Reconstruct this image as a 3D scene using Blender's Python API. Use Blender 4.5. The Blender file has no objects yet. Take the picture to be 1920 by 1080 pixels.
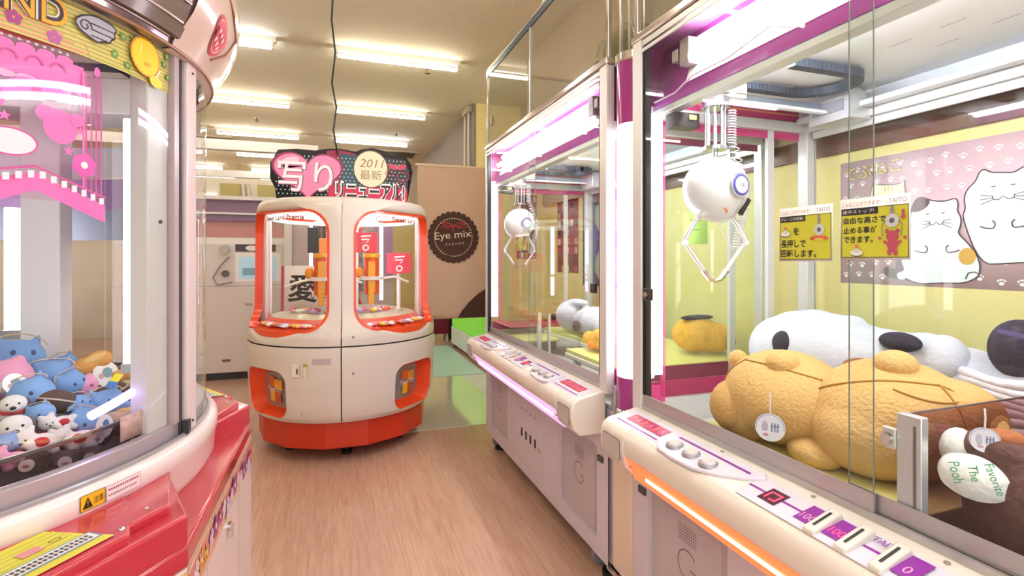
import bpy, bmesh, math, random
from mathutils import Vector, Matrix
random.seed(7)
SC = bpy.context.scene
PI = math.pi
R = math.radians

# ---------------------------------------------------------------- camera, world, exposure
cam_data = bpy.data.cameras.new('camera')
cam = bpy.data.objects.new('camera', cam_data)
SC.collection.objects.link(cam)
cam.location = (0, 0, 1.3)
cam.rotation_euler = (R(90), 0, R(-19.1))
cam_data.sensor_width = 36
cam_data.lens = 967 * 36 / 1920
cam_data.shift_y = -55 / 1920
cam_data.clip_start = .02
SC.camera = cam
wd = bpy.data.worlds.new('world')
SC.world = wd
wd.use_nodes = True
wd.node_tree.nodes['Background'].inputs[0].default_value = (1, .97, .97, 1)
wd.node_tree.nodes['Background'].inputs[1].default_value = 1.0
SC.view_settings.view_transform = 'Standard'
SC.view_settings.look = 'None'
SC.view_settings.gamma = 1
SC.view_settings.exposure = 1.1
try:
    SC.cycles.max_bounces = 12
    SC.cycles.transparent_max_bounces = 40
    SC.cycles.glossy_bounces = 4
    SC.cycles.diffuse_bounces = 4
    SC.cycles.sample_clamp_indirect = 6
    SC.cycles.caustics_reflective = False
    SC.cycles.caustics_refractive = False
except Exception:
    pass
TUBE = 20.0      # ceiling tube strength
FILL_TUBE = 50.0     # unseen tubes added to brighten the prize space
MTUBE = 20.0     # machine tube strength

# ---------------------------------------------------------------- materials
def lin(h):
    h = h.lstrip('#')
    o = []
    for i in (0, 2, 4):
        c = int(h[i:i+2], 16) / 255
        o.append(c / 12.92 if c <= .04045 else ((c + .055) / 1.055) ** 2.4)
    return (*o, 1)
_mc = {}
def mat(name):
    m = bpy.data.materials.new(name)
    m.use_nodes = True
    return m, m.node_tree, m.node_tree.nodes['Principled BSDF']
def C(h, rough=.5, metal=0, em=0, coat=0, bump=0, bscale=60, sheen=0, var=0):
    k = (h, rough, metal, em, coat, bump, bscale, sheen, var)
    if k in _mc: return _mc[k]
    m, t, b = mat('surface_' + h.strip('#'))
    c = lin(h)
    b.inputs['Base Color'].default_value = c
    b.inputs['Roughness'].default_value = rough
    b.inputs['Metallic'].default_value = metal
    if coat:
        b.inputs['Coat Weight'].default_value = coat
        b.inputs['Coat Roughness'].default_value = .08
    if sheen:
        b.inputs['Sheen Weight'].default_value = sheen
        b.inputs['Sheen Roughness'].default_value = .5
        b.inputs['Sheen Tint'].default_value = c
    if em:
        b.inputs['Emission Color'].default_value = c
        b.inputs['Emission Strength'].default_value = em
    if bump or var:
        tc = t.nodes.new('ShaderNodeTexCoord')
        n = t.nodes.new('ShaderNodeTexNoise')
        n.inputs['Scale'].default_value = bscale
        n.inputs['Detail'].default_value = 4
        t.links.new(tc.outputs['Object'], n.inputs['Vector'])
        if bump:
            bp = t.nodes.new('ShaderNodeBump')
            bp.inputs['Strength'].default_value = bump
            bp.inputs['Distance'].default_value = .01
            t.links.new(n.outputs['Fac'], bp.inputs['Height'])
            t.links.new(bp.outputs['Normal'], b.inputs['Normal'])
        if var:
            mx = t.nodes.new('ShaderNodeMix')
            mx.data_type = 'RGBA'
            mx.inputs[6].default_value = tuple(x * (1 - var) for x in c[:3]) + (1,)
            mx.inputs[7].default_value = tuple(min(1, x * (1 + var * .6)) for x in c[:3]) + (1,)
            t.links.new(n.outputs['Fac'], mx.inputs[0])
            t.links.new(mx.outputs[2], b.inputs['Base Color'])
    _mc[k] = m
    return m
def glow(name, h, s):
    m = bpy.data.materials.new(name)
    m.use_nodes = True
    t = m.node_tree
    t.nodes.clear()
    e = t.nodes.new('ShaderNodeEmission')
    e.inputs[0].default_value = lin(h)
    e.inputs[1].default_value = s
    o = t.nodes.new('ShaderNodeOutputMaterial')
    t.links.new(e.outputs[0], o.inputs[0])
    return m
def glassmat(name, tint='#ffffff', base=.045, top=.7, rough=.02, haze=0, hz='#ffffff'):
    """thin clear sheet: see-through with a reflection that grows towards grazing"""
    m = bpy.data.materials.new(name)
    m.use_nodes = True
    t = m.node_tree
    t.nodes.clear()
    N, K = t.nodes.new, t.links.new
    lw = N('ShaderNodeLayerWeight'); lw.inputs[0].default_value = .5
    pw = N('ShaderNodeMath'); pw.operation = 'POWER'; pw.inputs[1].default_value = 5
    K(lw.outputs['Facing'], pw.inputs[0])
    ma = N('ShaderNodeMath'); ma.operation = 'MULTIPLY_ADD'; ma.inputs[1].default_value = top; ma.inputs[2].default_value = base
    K(pw.outputs[0], ma.inputs[0])
    tr = N('ShaderNodeBsdfTransparent'); tr.inputs[0].default_value = lin(tint)
    gl = N('ShaderNodeBsdfGlossy'); gl.inputs['Roughness'].default_value = rough
    gl.inputs[0].default_value = (1, 1, 1, 1)
    src = tr.outputs[0]
    if haze:
        df = N('ShaderNodeBsdfDiffuse'); df.inputs[0].default_value = lin(hz)
        m0 = N('ShaderNodeMixShader'); m0.inputs[0].default_value = haze
        K(tr.outputs[0], m0.inputs[1]); K(df.outputs[0], m0.inputs[2])
        src = m0.outputs[0]
    mx = N('ShaderNodeMixShader')
    K(ma.outputs[0], mx.inputs[0]); K(src, mx.inputs[1]); K(gl.outputs[0], mx.inputs[2])
    o = N('ShaderNodeOutputMaterial'); K(mx.outputs[0], o.inputs[0])
    return m
GLASS = glassmat('clear_glass', '#fafdfb', .022, .5)
ACRYL = glassmat('clear_acrylic', '#f4f6f6', .03, .7)
SMOKE = glassmat('smoky_acrylic', '#dcc8cc', .05, .7)
PINKAC = glassmat('pink_film', '#f4a4d8', .03, .5, haze=.35, hz='#e95cb4')
WHITEP = C('#ece6e2', .35, coat=.3)
BEIGEP = C('#dfd7cd', .3, coat=.4)
CAB = C('#c9c1cb', .4, coat=.15)
CHROME = C('#d8d4d0', .12, metal=1)
ALU = C('#c9c9c8', .32, metal=.85)
ALUW = C('#dcdcdc', .35, metal=.3)
BLACK = C('#141414', .4)
DARK = C('#2a2626', .4)
MAGENTA = C('#c02a8c', .2, coat=.6)
PURPLE = C('#8a1f9c', .3)

# ---------------------------------------------------------------- mesh builder
def frame(d):
    d = Vector(d).normalized()
    a = Vector((0, 0, 1)) if abs(d.z) < .9 else Vector((1, 0, 0))
    x = d.cross(a).normalized()
    return x, d.cross(x).normalized()
class MB:
    def __init__(s, mat=None):
        s.v = []; s.f = []; s.mi = []; s.mats = []; s.cur = 0
        if mat: s.use(mat)
    def use(s, m):
        if m not in s.mats: s.mats.append(m)
        s.cur = s.mats.index(m)
        return s
    def add(s, vs, fs, M=None):
        b = len(s.v)
        for p in vs:
            p = Vector(p)
            s.v.append(M @ p if M else p)
        for f in fs:
            s.f.append([b + i for i in f]); s.mi.append(s.cur)
        return s
    def box(s, x0, x1, y0, y1, z0, z1, M=None):
        if x0 > x1: x0, x1 = x1, x0
        if y0 > y1: y0, y1 = y1, y0
        if z0 > z1: z0, z1 = z1, z0
        v = [(x, y, z) for x in (x0, x1) for y in (y0, y1) for z in (z0, z1)]
        return s.add(v, [(0,1,3,2),(4,6,7,5),(0,4,5,1),(2,3,7,6),(0,2,6,4),(1,5,7,3)], M)
    def cyl(s, p0, p1, r0, r1=None, n=20, M=None):
        r1 = r0 if r1 is None else r1
        p0, p1 = Vector(p0), Vector(p1)
        x, y = frame(p1 - p0)
        vs = []
        for p, r in ((p0, r0), (p1, r1)):
            for i in range(n):
                a = 2 * PI * i / n
                vs.append(p + (x * math.cos(a) + y * math.sin(a)) * r)
        fs = [(i, (i+1) % n, n + (i+1) % n, n + i) for i in range(n)]
        fs += [tuple(range(n-1, -1, -1)), tuple(range(n, 2*n))]
        return s.add(vs, fs, M)
    def tube(s, pts, r, n=8, M=None, closed=False):
        pts = [Vector(p) for p in pts]
        k = len(pts)
        rs = r if isinstance(r, (list, tuple)) else [r] * k
        x = None; vs = []
        for i, p in enumerate(pts):
            if closed: d = pts[(i+1) % k] - pts[i-1]
            else: d = pts[min(i+1, k-1)] - pts[max(i-1, 0)]
            if d.length < 1e-9: d = Vector((0, 0, 1))
            d.normalize()
            if x is None: x, _ = frame(d)
            x = (x - d * x.dot(d))
            x = x.normalized() if x.length > 1e-6 else frame(d)[0]
            y = d.cross(x)
            for j in range(n):
                a = 2 * PI * j / n
                vs.append(p + (x * math.cos(a) + y * math.sin(a)) * rs[i])
        fs = []
        for i in range(k if closed else k-1):
            for j in range(n):
                a = i*n + j; b = i*n + (j+1) % n
                c = ((i+1) % k)*n + (j+1) % n; d_ = ((i+1) % k)*n + j
                fs.append((a, b, c, d_))
        if not closed:
            fs += [tuple(range(n-1, -1, -1)), tuple(range((k-1)*n, k*n))]
        return s.add(vs, fs, M)
    def lathe(s, prof, c=(0, 0), n=48, a0=0, a1=360, M=None):
        full = abs(a1 - a0) >= 359.9
        m = n if full else n + 1
        vs = []
        for i in range(m):
            a = R(a0 + (a1 - a0) * i / n)
            for r, z in prof:
                vs.append((c[0] + r*math.cos(a), c[1] + r*math.sin(a), z))
        k = len(prof); fs = []
        for i in range(n):
            for j in range(k-1):
                a = i*k + j; b = ((i+1) % m)*k + j
                fs.append((a, b, b+1, a+1))
        return s.add(vs, fs, M)
    def ell(s, c, r, M=None, nu=20, nv=12):
        if not isinstance(r, (tuple, list)): r = (r, r, r)
        vs = [(c[0], c[1], c[2]-r[2])]
        for j in range(1, nv):
            p = -PI/2 + PI*j/nv
            for i in range(nu):
                a = 2*PI*i/nu
                vs.append((c[0]+r[0]*math.cos(p)*math.cos(a), c[1]+r[1]*math.cos(p)*math.sin(a), c[2]+r[2]*math.sin(p)))
        vs.append((c[0], c[1], c[2]+r[2]))
        T = len(vs)-1; fs = []
        for i in range(nu):
            j = (i+1) % nu
            fs.append((0, 1+j, 1+i)); fs.append((T, T-nu+i, T-nu+j))
            for q in range(nv-2):
                a = 1+q*nu
                fs.append((a+i, a+j, a+nu+j, a+nu+i))
        return s.add(vs, fs, M)
    def prism(s, poly, a, b, axis='z', M=None):
        f = {'z': lambda p, t: (p[0], p[1], t), 'y': lambda p, t: (p[0], t, p[1]), 'x': lambda p, t: (t, p[0], p[1])}[axis]
        n = len(poly)
        vs = [f(p, a) for p in poly] + [f(p, b) for p in poly]
        fs = [(i, (i+1) % n, n+(i+1) % n, n+i) for i in range(n)] + [tuple(range(n-1, -1, -1)), tuple(range(n, 2*n))]
        return s.add(vs, fs, M)
    def loft(s, loops, closed=True, caps=False):
        n = len(loops[0]); vs = [p for l in loops for p in l]; fs = []
        for i in range(len(loops)-1):
            for j in range(n if closed else n-1):
                fs.append((i*n+j, i*n+(j+1) % n, (i+1)*n+(j+1) % n, (i+1)*n+j))
        if caps: fs += [tuple(range(n-1, -1, -1)), tuple(range((len(loops)-1)*n, len(loops)*n))]
        return s.add(vs, fs)
    def split(s, name, mat=None, parent=None, **k):
        """each separate piece becomes an object of its own"""
        par = list(range(len(s.v)))
        def find(a):
            while par[a] != a: par[a] = par[par[a]]; a = par[a]
            return a
        for f in s.f:
            for i in f[1:]: par[find(i)] = find(f[0])
        groups = {}
        for fi, f in enumerate(s.f): groups.setdefault(find(f[0]), []).append(fi)
        out = []
        for fs in groups.values():
            m = MB(); m.mats = list(s.mats)
            mp = {}
            for fi in fs:
                nf = []
                for i in s.f[fi]:
                    if i not in mp: mp[i] = len(m.v); m.v.append(s.v[i])
                    nf.append(mp[i])
                m.f.append(nf); m.mi.append(s.mi[fi])
            out.append(m.build(name, mat, parent, **k))
        return out
    def build(s, name, mat=None, parent=None, smooth=35, bevel=0, remesh=0, sub=0, solid=0, loc=None, seg=2):
        me = bpy.data.meshes.new(name)
        o = bpy.data.objects.new(name, me)
        off = Vector((0, 0, 0))
        if parent:
            o.parent = parent
            q = parent
            while q: off += q.location; q = q.parent
        if loc: off = Vector(loc); o.location = loc
        me.from_pydata([tuple(p - off) for p in s.v], [], s.f)
        for m in (s.mats or [mat]):
            me.materials.append(m)
        if s.mats: me.polygons.foreach_set('material_index', s.mi)
        bm = bmesh.new(); bm.from_mesh(me)
        bmesh.ops.recalc_face_normals(bm, faces=bm.faces)
        bm.to_mesh(me); bm.free()
        me.shade_smooth()
        if smooth is not None and smooth < 180: me.set_sharp_from_angle(angle=R(smooth))
        SC.collection.objects.link(o)
        if remesh:
            r = o.modifiers.new('fuse', 'REMESH'); r.mode = 'VOXEL'; r.voxel_size = remesh; r.use_smooth_shade = True
            q = o.modifiers.new('soft', 'SMOOTH'); q.iterations = 4; q.factor = .6
        if bevel:
            b = o.modifiers.new('bevel', 'BEVEL'); b.width = bevel; b.segments = seg; b.limit_method = 'ANGLE'; b.angle_limit = R(40)
        if sub:
            b = o.modifiers.new('sub', 'SUBSURF'); b.levels = b.render_levels = sub
        if solid:
            b = o.modifiers.new('thick', 'SOLIDIFY'); b.thickness = solid
        return o
def tag(o, label=None, cat=None, group=None, kind=None):
    if label: o['label'] = label
    if cat: o['category'] = cat
    if group: o['group'] = group
    if kind: o['kind'] = kind
    return o
def thing(name, label, cat, loc=(0, 0, 0), group=None):
    o = bpy.data.objects.new(name, None)
    o.location = loc; o.empty_display_size = .05
    SC.collection.objects.link(o)
    return tag(o, label, cat, group)
def struct(o): o['kind'] = 'structure'; return o
def copy_tree(o, parent=None):
    c = o.copy(); SC.collection.objects.link(c)
    if parent: c.parent = parent
    for ch in list(o.children): copy_tree(ch, c)
    return c

# ---------------------------------------------------------------- lettering and flat graphics
_tx = {}
def text_geo(s, off=0):
    k = (s, off)
    if k in _tx: return _tx[k]
    cu = bpy.data.curves.new('t', 'FONT'); cu.body = s; cu.offset = off; cu.resolution_u = 3
    o = bpy.data.objects.new('t', cu); SC.collection.objects.link(o)
    bpy.context.view_layer.update()
    dg = bpy.context.evaluated_depsgraph_get()
    me = o.evaluated_get(dg).to_mesh()
    vs = [(v.co.x, v.co.y) for v in me.vertices]; fs = [tuple(p.vertices) for p in me.polygons]
    o.evaluated_get(dg).to_mesh_clear()
    bpy.data.objects.remove(o); bpy.data.curves.remove(cu)
    xs = [v[0] for v in vs] or [0, 1]; ys = [v[1] for v in vs] or [0, 1]
    bb = (min(xs), max(xs), min(ys), max(ys))
    _tx[k] = (vs, fs, bb)
    return _tx[k]
class G(MB):
    """draws rectangles, discs, strokes and letters on a surface given by fn(u, v, w)"""
    def __init__(s, fn, step=.0004, w0=.0006):
        super().__init__(); s.fn = fn; s.w = w0; s.step = step
    def put(s, pts, faces, m):
        s.use(m)
        s.add([s.fn(p[0], p[1], s.w) for p in pts], faces)
        s.w += s.step
        return s
    def rect(s, u0, v0, u1, v1, m, nu=1, nv=1):
        pts = [(u0+(u1-u0)*i/nu, v0+(v1-v0)*j/nv) for j in range(nv+1) for i in range(nu+1)]
        k = nu+1
        return s.put(pts, [(j*k+i, j*k+i+1, (j+1)*k+i+1, (j+1)*k+i) for j in range(nv) for i in range(nu)], m)
    def poly(s, pts, m): return s.put(pts, [tuple(range(len(pts)))], m)
    def ell(s, u, v, a, b, m, rot=0, n=24):
        c, q = math.cos(rot), math.sin(rot)
        return s.poly([(u+a*math.cos(t)*c-b*math.sin(t)*q, v+a*math.cos(t)*q+b*math.sin(t)*c) for t in [2*PI*i/n for i in range(n)]], m)
    def ring(s, u, v, a, b, wd, m, n=28):
        o = [(u+a*math.cos(2*PI*i/n), v+b*math.sin(2*PI*i/n)) for i in range(n)]
        return s.stroke(o + o[:1], wd, m)
    def stroke(s, pts, wd, m):
        P_, F_ = [], []
        k = len(pts)
        for i in range(k):
            a = Vector(pts[max(i-1, 0)]); b = Vector(pts[min(i+1, k-1)])
            if pts[0] == pts[-1] and i in (0, k-1): a = Vector(pts[-2]); b = Vector(pts[1])
            d = (b-a)
            d = d.normalized() if d.length > 1e-9 else Vector((1, 0))
            n = Vector((-d.y, d.x)) * wd / 2
            p = Vector(pts[i])
            P_ += [tuple(p+n), tuple(p-n)]
            if i: F_.append((2*i-2, 2*i-1, 2*i+1, 2*i))
        return s.put(P_, F_, m)
    def flower(s, u, v, r, m, mc=None, k=5):
        for i in range(k):
            a = 2*PI*i/k+.3
            s.ell(u+.6*r*math.cos(a), v+.6*r*math.sin(a), .45*r, .45*r, m, n=12)
            s.w -= s.step
        s.w += s.step
        if mc: s.ell(u, v, .3*r, .3*r, mc, n=12)
        return s
    def star(s, u, v, r, m):
        return s.poly([(u+(r if i % 2 == 0 else r*.45)*math.sin(PI*i/5), v+(r if i % 2 == 0 else r*.45)*math.cos(PI*i/5)) for i in range(10)], m)
    def text(s, t, u, v, h, m, width=None, rot=0, off=0, align='l', shear=0):
        vs, fs, bb = text_geo(t, off)
        W, H = bb[1]-bb[0], bb[3]-bb[2]
        if not fs or W < 1e-6: return s
        sy = h / H; sx = width / W if width else sy
        dx = {'l': 0, 'c': -W*sx/2, 'r': -W*sx}[align]
        c, q = math.cos(rot), math.sin(rot)
        P_ = []
        for x, y in vs:
            yy = (y-bb[2])*sy; xx = (x-bb[0])*sx + dx + shear*yy
            P_.append((u+xx*c-yy*q, v+xx*q+yy*c))
        return s.put(P_, fs, m)
    def plate(s, u0, v0, u1, v1, th, m):
        """a thin solid backing behind the print"""
        s.use(m)
        vs = [s.fn(u, v, w) for w in (-th, 0) for u, v in ((u0, v0), (u1, v0), (u1, v1), (u0, v1))]
        return s.add(vs, [(0,1,2,3),(4,5,6,7),(0,1,5,4),(1,2,6,5),(2,3,7,6),(3,0,4,7)])
    def build(s, name, parent=None, **k):
        k.setdefault('smooth', None)
        return super().build(name, None, parent, **k)

def rrect(u0, v0, u1, v1, r, n=52):
    """rounded rectangle sampled by n points, starting at the right middle, counter-clockwise"""
    r = min(r, (u1-u0)/2-1e-4, (v1-v0)/2-1e-4)
    q = n // 4; pts = []
    cs = [(u1-r, v1-r, 0), (u0+r, v1-r, 90), (u0+r, v0+r, 180), (u1-r, v0+r, 270)]
    for cu, cv, a in cs:
        for i in range(q):
            t = R(a + 90*i/(q-1))
            pts.append((cu+r*math.cos(t), cv+r*math.sin(t)))
    return pts
def outer_like(u0, v0, u1, v1, n=52):
    """rectangle sampled to pair with rrect: corner points repeated along the sides"""
    q = n // 4; pts = []
    cs = [((u1, (v0+v1)/2), (u1, v1), ((u0+u1)/2, v1)), (((u0+u1)/2, v1), (u0, v1), (u0, (v0+v1)/2)),
          ((u0, (v0+v1)/2), (u0, v0), ((u0+u1)/2, v0)), (((u0+u1)/2, v0), (u1, v0), (u1, (v0+v1)/2))]
    for a, b, c in cs:
        for i in range(q):
            t = i/(q-1)*2
            p, g, k = (a, b, t) if t <= 1 else (b, c, t-1)
            if t > 1: pts.append((p[0]+(g[0]-p[0])*k, p[1]+(g[1]-p[1])*k))
            else: pts.append((p[0]+(g[0]-p[0])*k, p[1]+(g[1]-p[1])*k))
    return pts
def lerp_loop(A, B, t): return [(a[0]+(b[0]-a[0])*t, a[1]+(b[1]-a[1])*t) for a, b in zip(A, B)]
def panel_hole(mb, fn, O, H, rings=6, depth=None):
    """sheet with a hole: loops from outline O to hole H, then a lip going back by depth"""
    loops = [[fn(p[0], p[1], 0) for p in lerp_loop(O, H, i/rings)] for i in range(rings+1)]
    if depth: loops.append([fn(p[0], p[1], -depth) for p in H])
    mb.loft(loops)

# ================================================================ THE ROOM
def wood_floor():
    m, t, b = mat('wood_laminate')
    N, K = t.nodes.new, t.links.new
    tc = N('ShaderNodeTexCoord')
    mp = N('ShaderNodeMapping'); mp.inputs['Rotation'].default_value = (0, 0, R(90)); K(tc.outputs['Object'], mp.inputs[0])
    br = N('ShaderNodeTexBrick')
    br.offset = .37
    for k, v in (('Scale', 1), ('Mortar Size', .0012), ('Mortar Smooth', .1), ('Bias', 0), ('Brick Width', 1.2), ('Row Height', .1)):
        br.inputs[k].default_value = v
    br.inputs['Color1'].default_value = lin('#c6a18a'); br.inputs['Color2'].default_value = lin('#b8927c'); br.inputs['Mortar'].default_value = lin('#9c7660')
    K(mp.outputs[0], br.inputs[0])
    m2 = N('ShaderNodeMapping'); m2.inputs['Scale'].default_value = (34, 2.2, 1); K(tc.outputs['Object'], m2.inputs[0])
    ns = N('ShaderNodeTexNoise'); ns.inputs['Scale'].default_value = 1.6; ns.inputs['Detail'].default_value = 8; ns.inputs['Distortion'].default_value = 1.2
    K(m2.outputs[0], ns.inputs[0])
    rp = N('ShaderNodeValToRGB'); rp.color_ramp.elements[0].position = .32; rp.color_ramp.elements[1].position = .68
    rp.color_ramp.elements[0].color = lin('#ae8770'); rp.color_ramp.elements[1].color = lin('#d8baa6')
    K(ns.outputs[0], rp.inputs[0])
    mx = N('ShaderNodeMix'); mx.data_type = 'RGBA'; mx.inputs[0].default_value = .5
    K(br.outputs[0], mx.inputs[6]); K(rp.outputs[0], mx.inputs[7]); K(mx.outputs[2], b.inputs['Base Color'])
    b.inputs['Roughness'].default_value = .3; b.inputs['Coat Weight'].default_value = .25; b.inputs['Coat Roughness'].default_value = .12
    return m
def plaster(h1, h2, sc, bump):
    m, t, b = mat('plaster')
    N, K = t.nodes.new, t.links.new
    tc = N('ShaderNodeTexCoord')
    ns = N('ShaderNodeTexNoise'); ns.inputs['Scale'].default_value = sc; ns.inputs['Detail'].default_value = 6; K(tc.outputs['Object'], ns.inputs[0])
    n2 = N('ShaderNodeTexNoise'); n2.inputs['Scale'].default_value = .6; K(tc.outputs['Object'], n2.inputs[0])
    mx = N('ShaderNodeMix'); mx.data_type = 'RGBA'; mx.inputs[6].default_value = lin(h1); mx.inputs[7].default_value = lin(h2)
    K(n2.outputs[0], mx.inputs[0]); K(mx.outputs[2], b.inputs['Base Color'])
    bp = N('ShaderNodeBump'); bp.inputs['Strength'].default_value = bump; bp.inputs['Distance'].default_value = .02
    K(ns.outputs[0], bp.inputs['Height']); K(bp.outputs[0], b.inputs['Normal'])
    b.inputs['Roughness'].default_value = .85
    return m
FLOOR = wood_floor()
struct(MB().box(-4.5, 2.6, -2.2, 15, -.06, 0).build('floor', FLOOR))
struct(MB().box(-4.5, 2.6, -2.2, 15, 3.35, 3.42).build('ceiling', plaster('#e2d9c2', '#e9e0ca', 55, .5)))
YW = plaster('#e8d488', '#e2cb7c', 8, .08)
YWALL = C('#ecdb98', .6, var=.05, bscale=3)
struct(MB().box(1.9, 2.0, -2.2, 4.98, 0, 3.35).build('wall_right', YWALL))
struct(MB().box(1.75, 2.6, 6.6, 12.5, 2.25, 3.35).build('wall_soffit', C('#8d8078', .8, var=.1, bscale=2)))
struct(MB().box(1.78, 2.6, 6.58, 6.6, 2.25, 3.35).build('trim_1', YWALL))
struct(MB().box(2.4, 2.5, 4.98, 15, 0, 3.35).build('wall_side', C('#c9b98e', .8)))
struct(MB().box(-4.5, 2.6, 14.9, 15, 0, 3.35).build('wall_back', C('#d8c894', .8)))
struct(MB().box(-4.6, -4.5, -2.2, 15, 0, 3.35).build('wall_left', C('#e6dcc4', .8)))
struct(MB().box(1.885, 1.9, -.4, 4.98, 1.80, 3.35).build('wall_right_upper', C('#b9a58c', .7, var=.06, bscale=2)))
struct(MB().box(1.885, 1.9, -.4, 3.5, 1.715, 1.80).build('trim_2', C('#6e4a3c', .45, var=.3, bscale=9)))
# glossy vinyl beyond the wood and the teal mat on it
gv = C('#dadcc8', .07, coat=1, var=.06, bscale=2)
struct(MB().box(.5, 1.66, 3.9, 5.6, 0, .003).build('floor_2', gv))
tag(MB().box(.35, 1.62, 5.61, 7.6, 0, .008).build('floor_mat', C('#b4d6cc', .45), bevel=.003), 'pale teal mat on the floor beyond the white and orange candy machine', 'mat')

# ceiling fluorescent lamps
TB = glow('tube_glow', '#fff4e0', TUBE)
TBC = glow('tube_glow_cool', '#eef6ff', TUBE)
def lamp():
    t = thing('fluorescent_lamp', 'x', 'ceiling light', (0, 0, 3.35))
    MB().prism([(-.04, 3.35), (.04, 3.35), (.022, 3.305), (-.022, 3.305)], 0, 1.25, 'x').build('housing', C('#e9e4d8', .4), t, bevel=.003)
    for x in (.02, 1.21):
        MB().box(x, x+.02, -.022, .022, 3.245, 3.305).build('lamp_holder', C('#e9e4d8', .4), t)
    MB().cyl((.04, 0, 3.262), (1.21, 0, 3.262), .017, n=14).build('tube', TB, t)
    return t
L0 = lamp()
rows = [(5.26, 'nearest row in view'), (7.25, 'second row'), (9.11, 'third row'), (10.9, 'fourth row'), (12.7, 'fifth row'), (14.2, 'last row')]
cols = [(0.0, 'above the candy machine'), (-1.75, 'left of the hanging black cable'), (-3.5, 'far left by the wall')]
first = True
for ri, (y, rn) in enumerate(rows):
    for ci, (x, cn) in enumerate(cols):
        o = L0 if first else copy_tree(L0)
        first = False
        o.location = (x, y, 3.35)
        cool = (ri, ci) in ((0, 1), (2, 0), (3, 1))
        tag(o, f'bare {"bluish white" if cool else "warm white"} fluorescent ceiling lamp, {rn}, {cn}', 'ceiling light', 'ceiling fluorescent lamps')
        if cool:
            for ch in o.children:
                if ch.name.startswith('tube'):
                    ch.data = ch.data.copy(); ch.data.materials[0] = TBC
for y in (3.3, 1.35, -.6):
    for x in (0.0, -1.75):
        o = copy_tree(L0); o.location = (x, y, 3.35)
        tag(o, 'ceiling lamp overhead, above the aisle outside the picture', 'ceiling light', 'ceiling lamps overhead')
# sprinklers, vents, pipe, cable
def sprinkler(x, y, lab):
    t = thing('sprinkler_head', lab, 'sprinkler', (x, y, 3.35), 'ceiling sprinklers')
    MB().cyl((x, y, 3.345), (x, y, 3.35), .04).build('escutcheon', C('#cfc4a8', .4), t)
    m = MB(); m.cyl((x, y, 3.29), (x, y, 3.345), .01); m.cyl((x, y, 3.287), (x, y, 3.292), .028)
    m.tube([(x-.018, y, 3.34), (x-.022, y, 3.31), (x, y, 3.292)], .003); m.tube([(x+.018, y, 3.34), (x+.022, y, 3.31), (x, y, 3.292)], .003)
    m.build('nozzle', C('#8a8070', .3, metal=.8), t)
sprinkler(.957, 5.53, 'small metal sprinkler head just under the right nearest lamp')
sprinkler(.963, 8.52, 'small metal sprinkler head beside the third lamp of the right row')
sprinkler(-1.05, 8.3, 'small sprinkler head on the ceiling above the back-left lamps')
def vent(x, y, w, d, lab):
    t = thing('ceiling_vent', lab, 'vent', (x, y, 3.35), 'ceiling vents')
    m = MB(); m.box(x, x+w, y, y+.05, 3.32, 3.35); m.box(x, x+w, y+d-.05, y+d, 3.32, 3.35); m.box(x, x+.05, y+.05, y+d-.05, 3.32, 3.35); m.box(x+w-.05, x+w, y+.05, y+d-.05, 3.32, 3.35)
    m.build('frame', C('#b7a98c', .5), t)
    m = MB()
    for i in range(7):
        a = y+.08+(d-.16)*i/7
        m.box(x+.05, x+w-.05, a, a+.02, 3.325, 3.34)
    m.build('louvre', C('#6b6254', .5), t, )
    MB().box(x+.04, x+w-.04, y+.04, y+d-.04, 3.341, 3.349).build('duct', C('#3a352e', .8), t)
vent(.75, 9.9, .8, .7, 'slatted air vent on the ceiling above the purple sign')
vent(-2.3, 9.7, .7, .8, 'slatted air vent on the ceiling at the far left')
t = thing('wall_pipe', 'pair of white pipes running down the grey-brown wall by the yellow corner', 'pipe', (1.72, 6.9, 1.9))
for y in (6.75, 6.95):
    MB().cyl((1.72, y, 1.9), (1.72, y, 3.3), .018).build('pipe', C('#d8cdb8', .4), t)
MB().box(1.69, 1.76, 6.68, 7.02, 3.26, 3.34).build('bracket', C('#b8aa92', .5), t)
tag(MB().tube([(.02, 3.55, 3.35), (.0, 3.62, 3.1), (-.012, 3.66, 2.9), (.012, 3.7, 2.7), (-.01, 3.74, 2.5), (.02, 3.79, 2.35), (.0, 3.84, 2.2), (.03, 3.9, 2.04)], .006).build('hanging_cable', BLACK),
    'thin black cable hanging from the ceiling down to the pink sign', 'cable')

# far beams over the back area (left)
for i, (y, z) in enumerate(((7.6, 2.73), (11.0, 2.85))):
    tag(MB().box(-4.4, -.2, y, y+.12, z, z+.13).build('ceiling_beam', C('#ded8d6', .5)), ['white beam crossing below the lamps, the nearer of two on the left', 'white beam crossing below the lamps, the farther one near the back windows'][i], 'beam')
# back partitions with pale windows
t = thing('back_partition', 'pale partition wall with olive window panels far behind the photo booth', 'partition', (-2.2, 10.2, 0))
MB().box(-4.4, -.3, 10.2, 10.28, 0, 2.72).build('panel', C('#d9d2c4', .7), t)
for x, w_, z in ((-3.0, .5, 2.15), (-1.87, .31, 2.15), (-1.28, .3, 2.3)):
    MB().box(x, x+w_, 10.17, 10.2, z, 2.62).build('window_panel', C('#a89c62', .5), t)
MB().box(-2.10, -1.93, 10.16, 10.2, 2.1, 2.42).build('lit_window', glow('lit_window', '#ffffff', 1.6), t)
for x in (-1.5, -1.42):
    MB().tube([(x, 10.15, 2.0), (x+.02, 10.15, 2.3), (x-.01, 10.15, 2.62)], .03).build('curtain_cord', C('#cfc6b4', .7), t)

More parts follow.
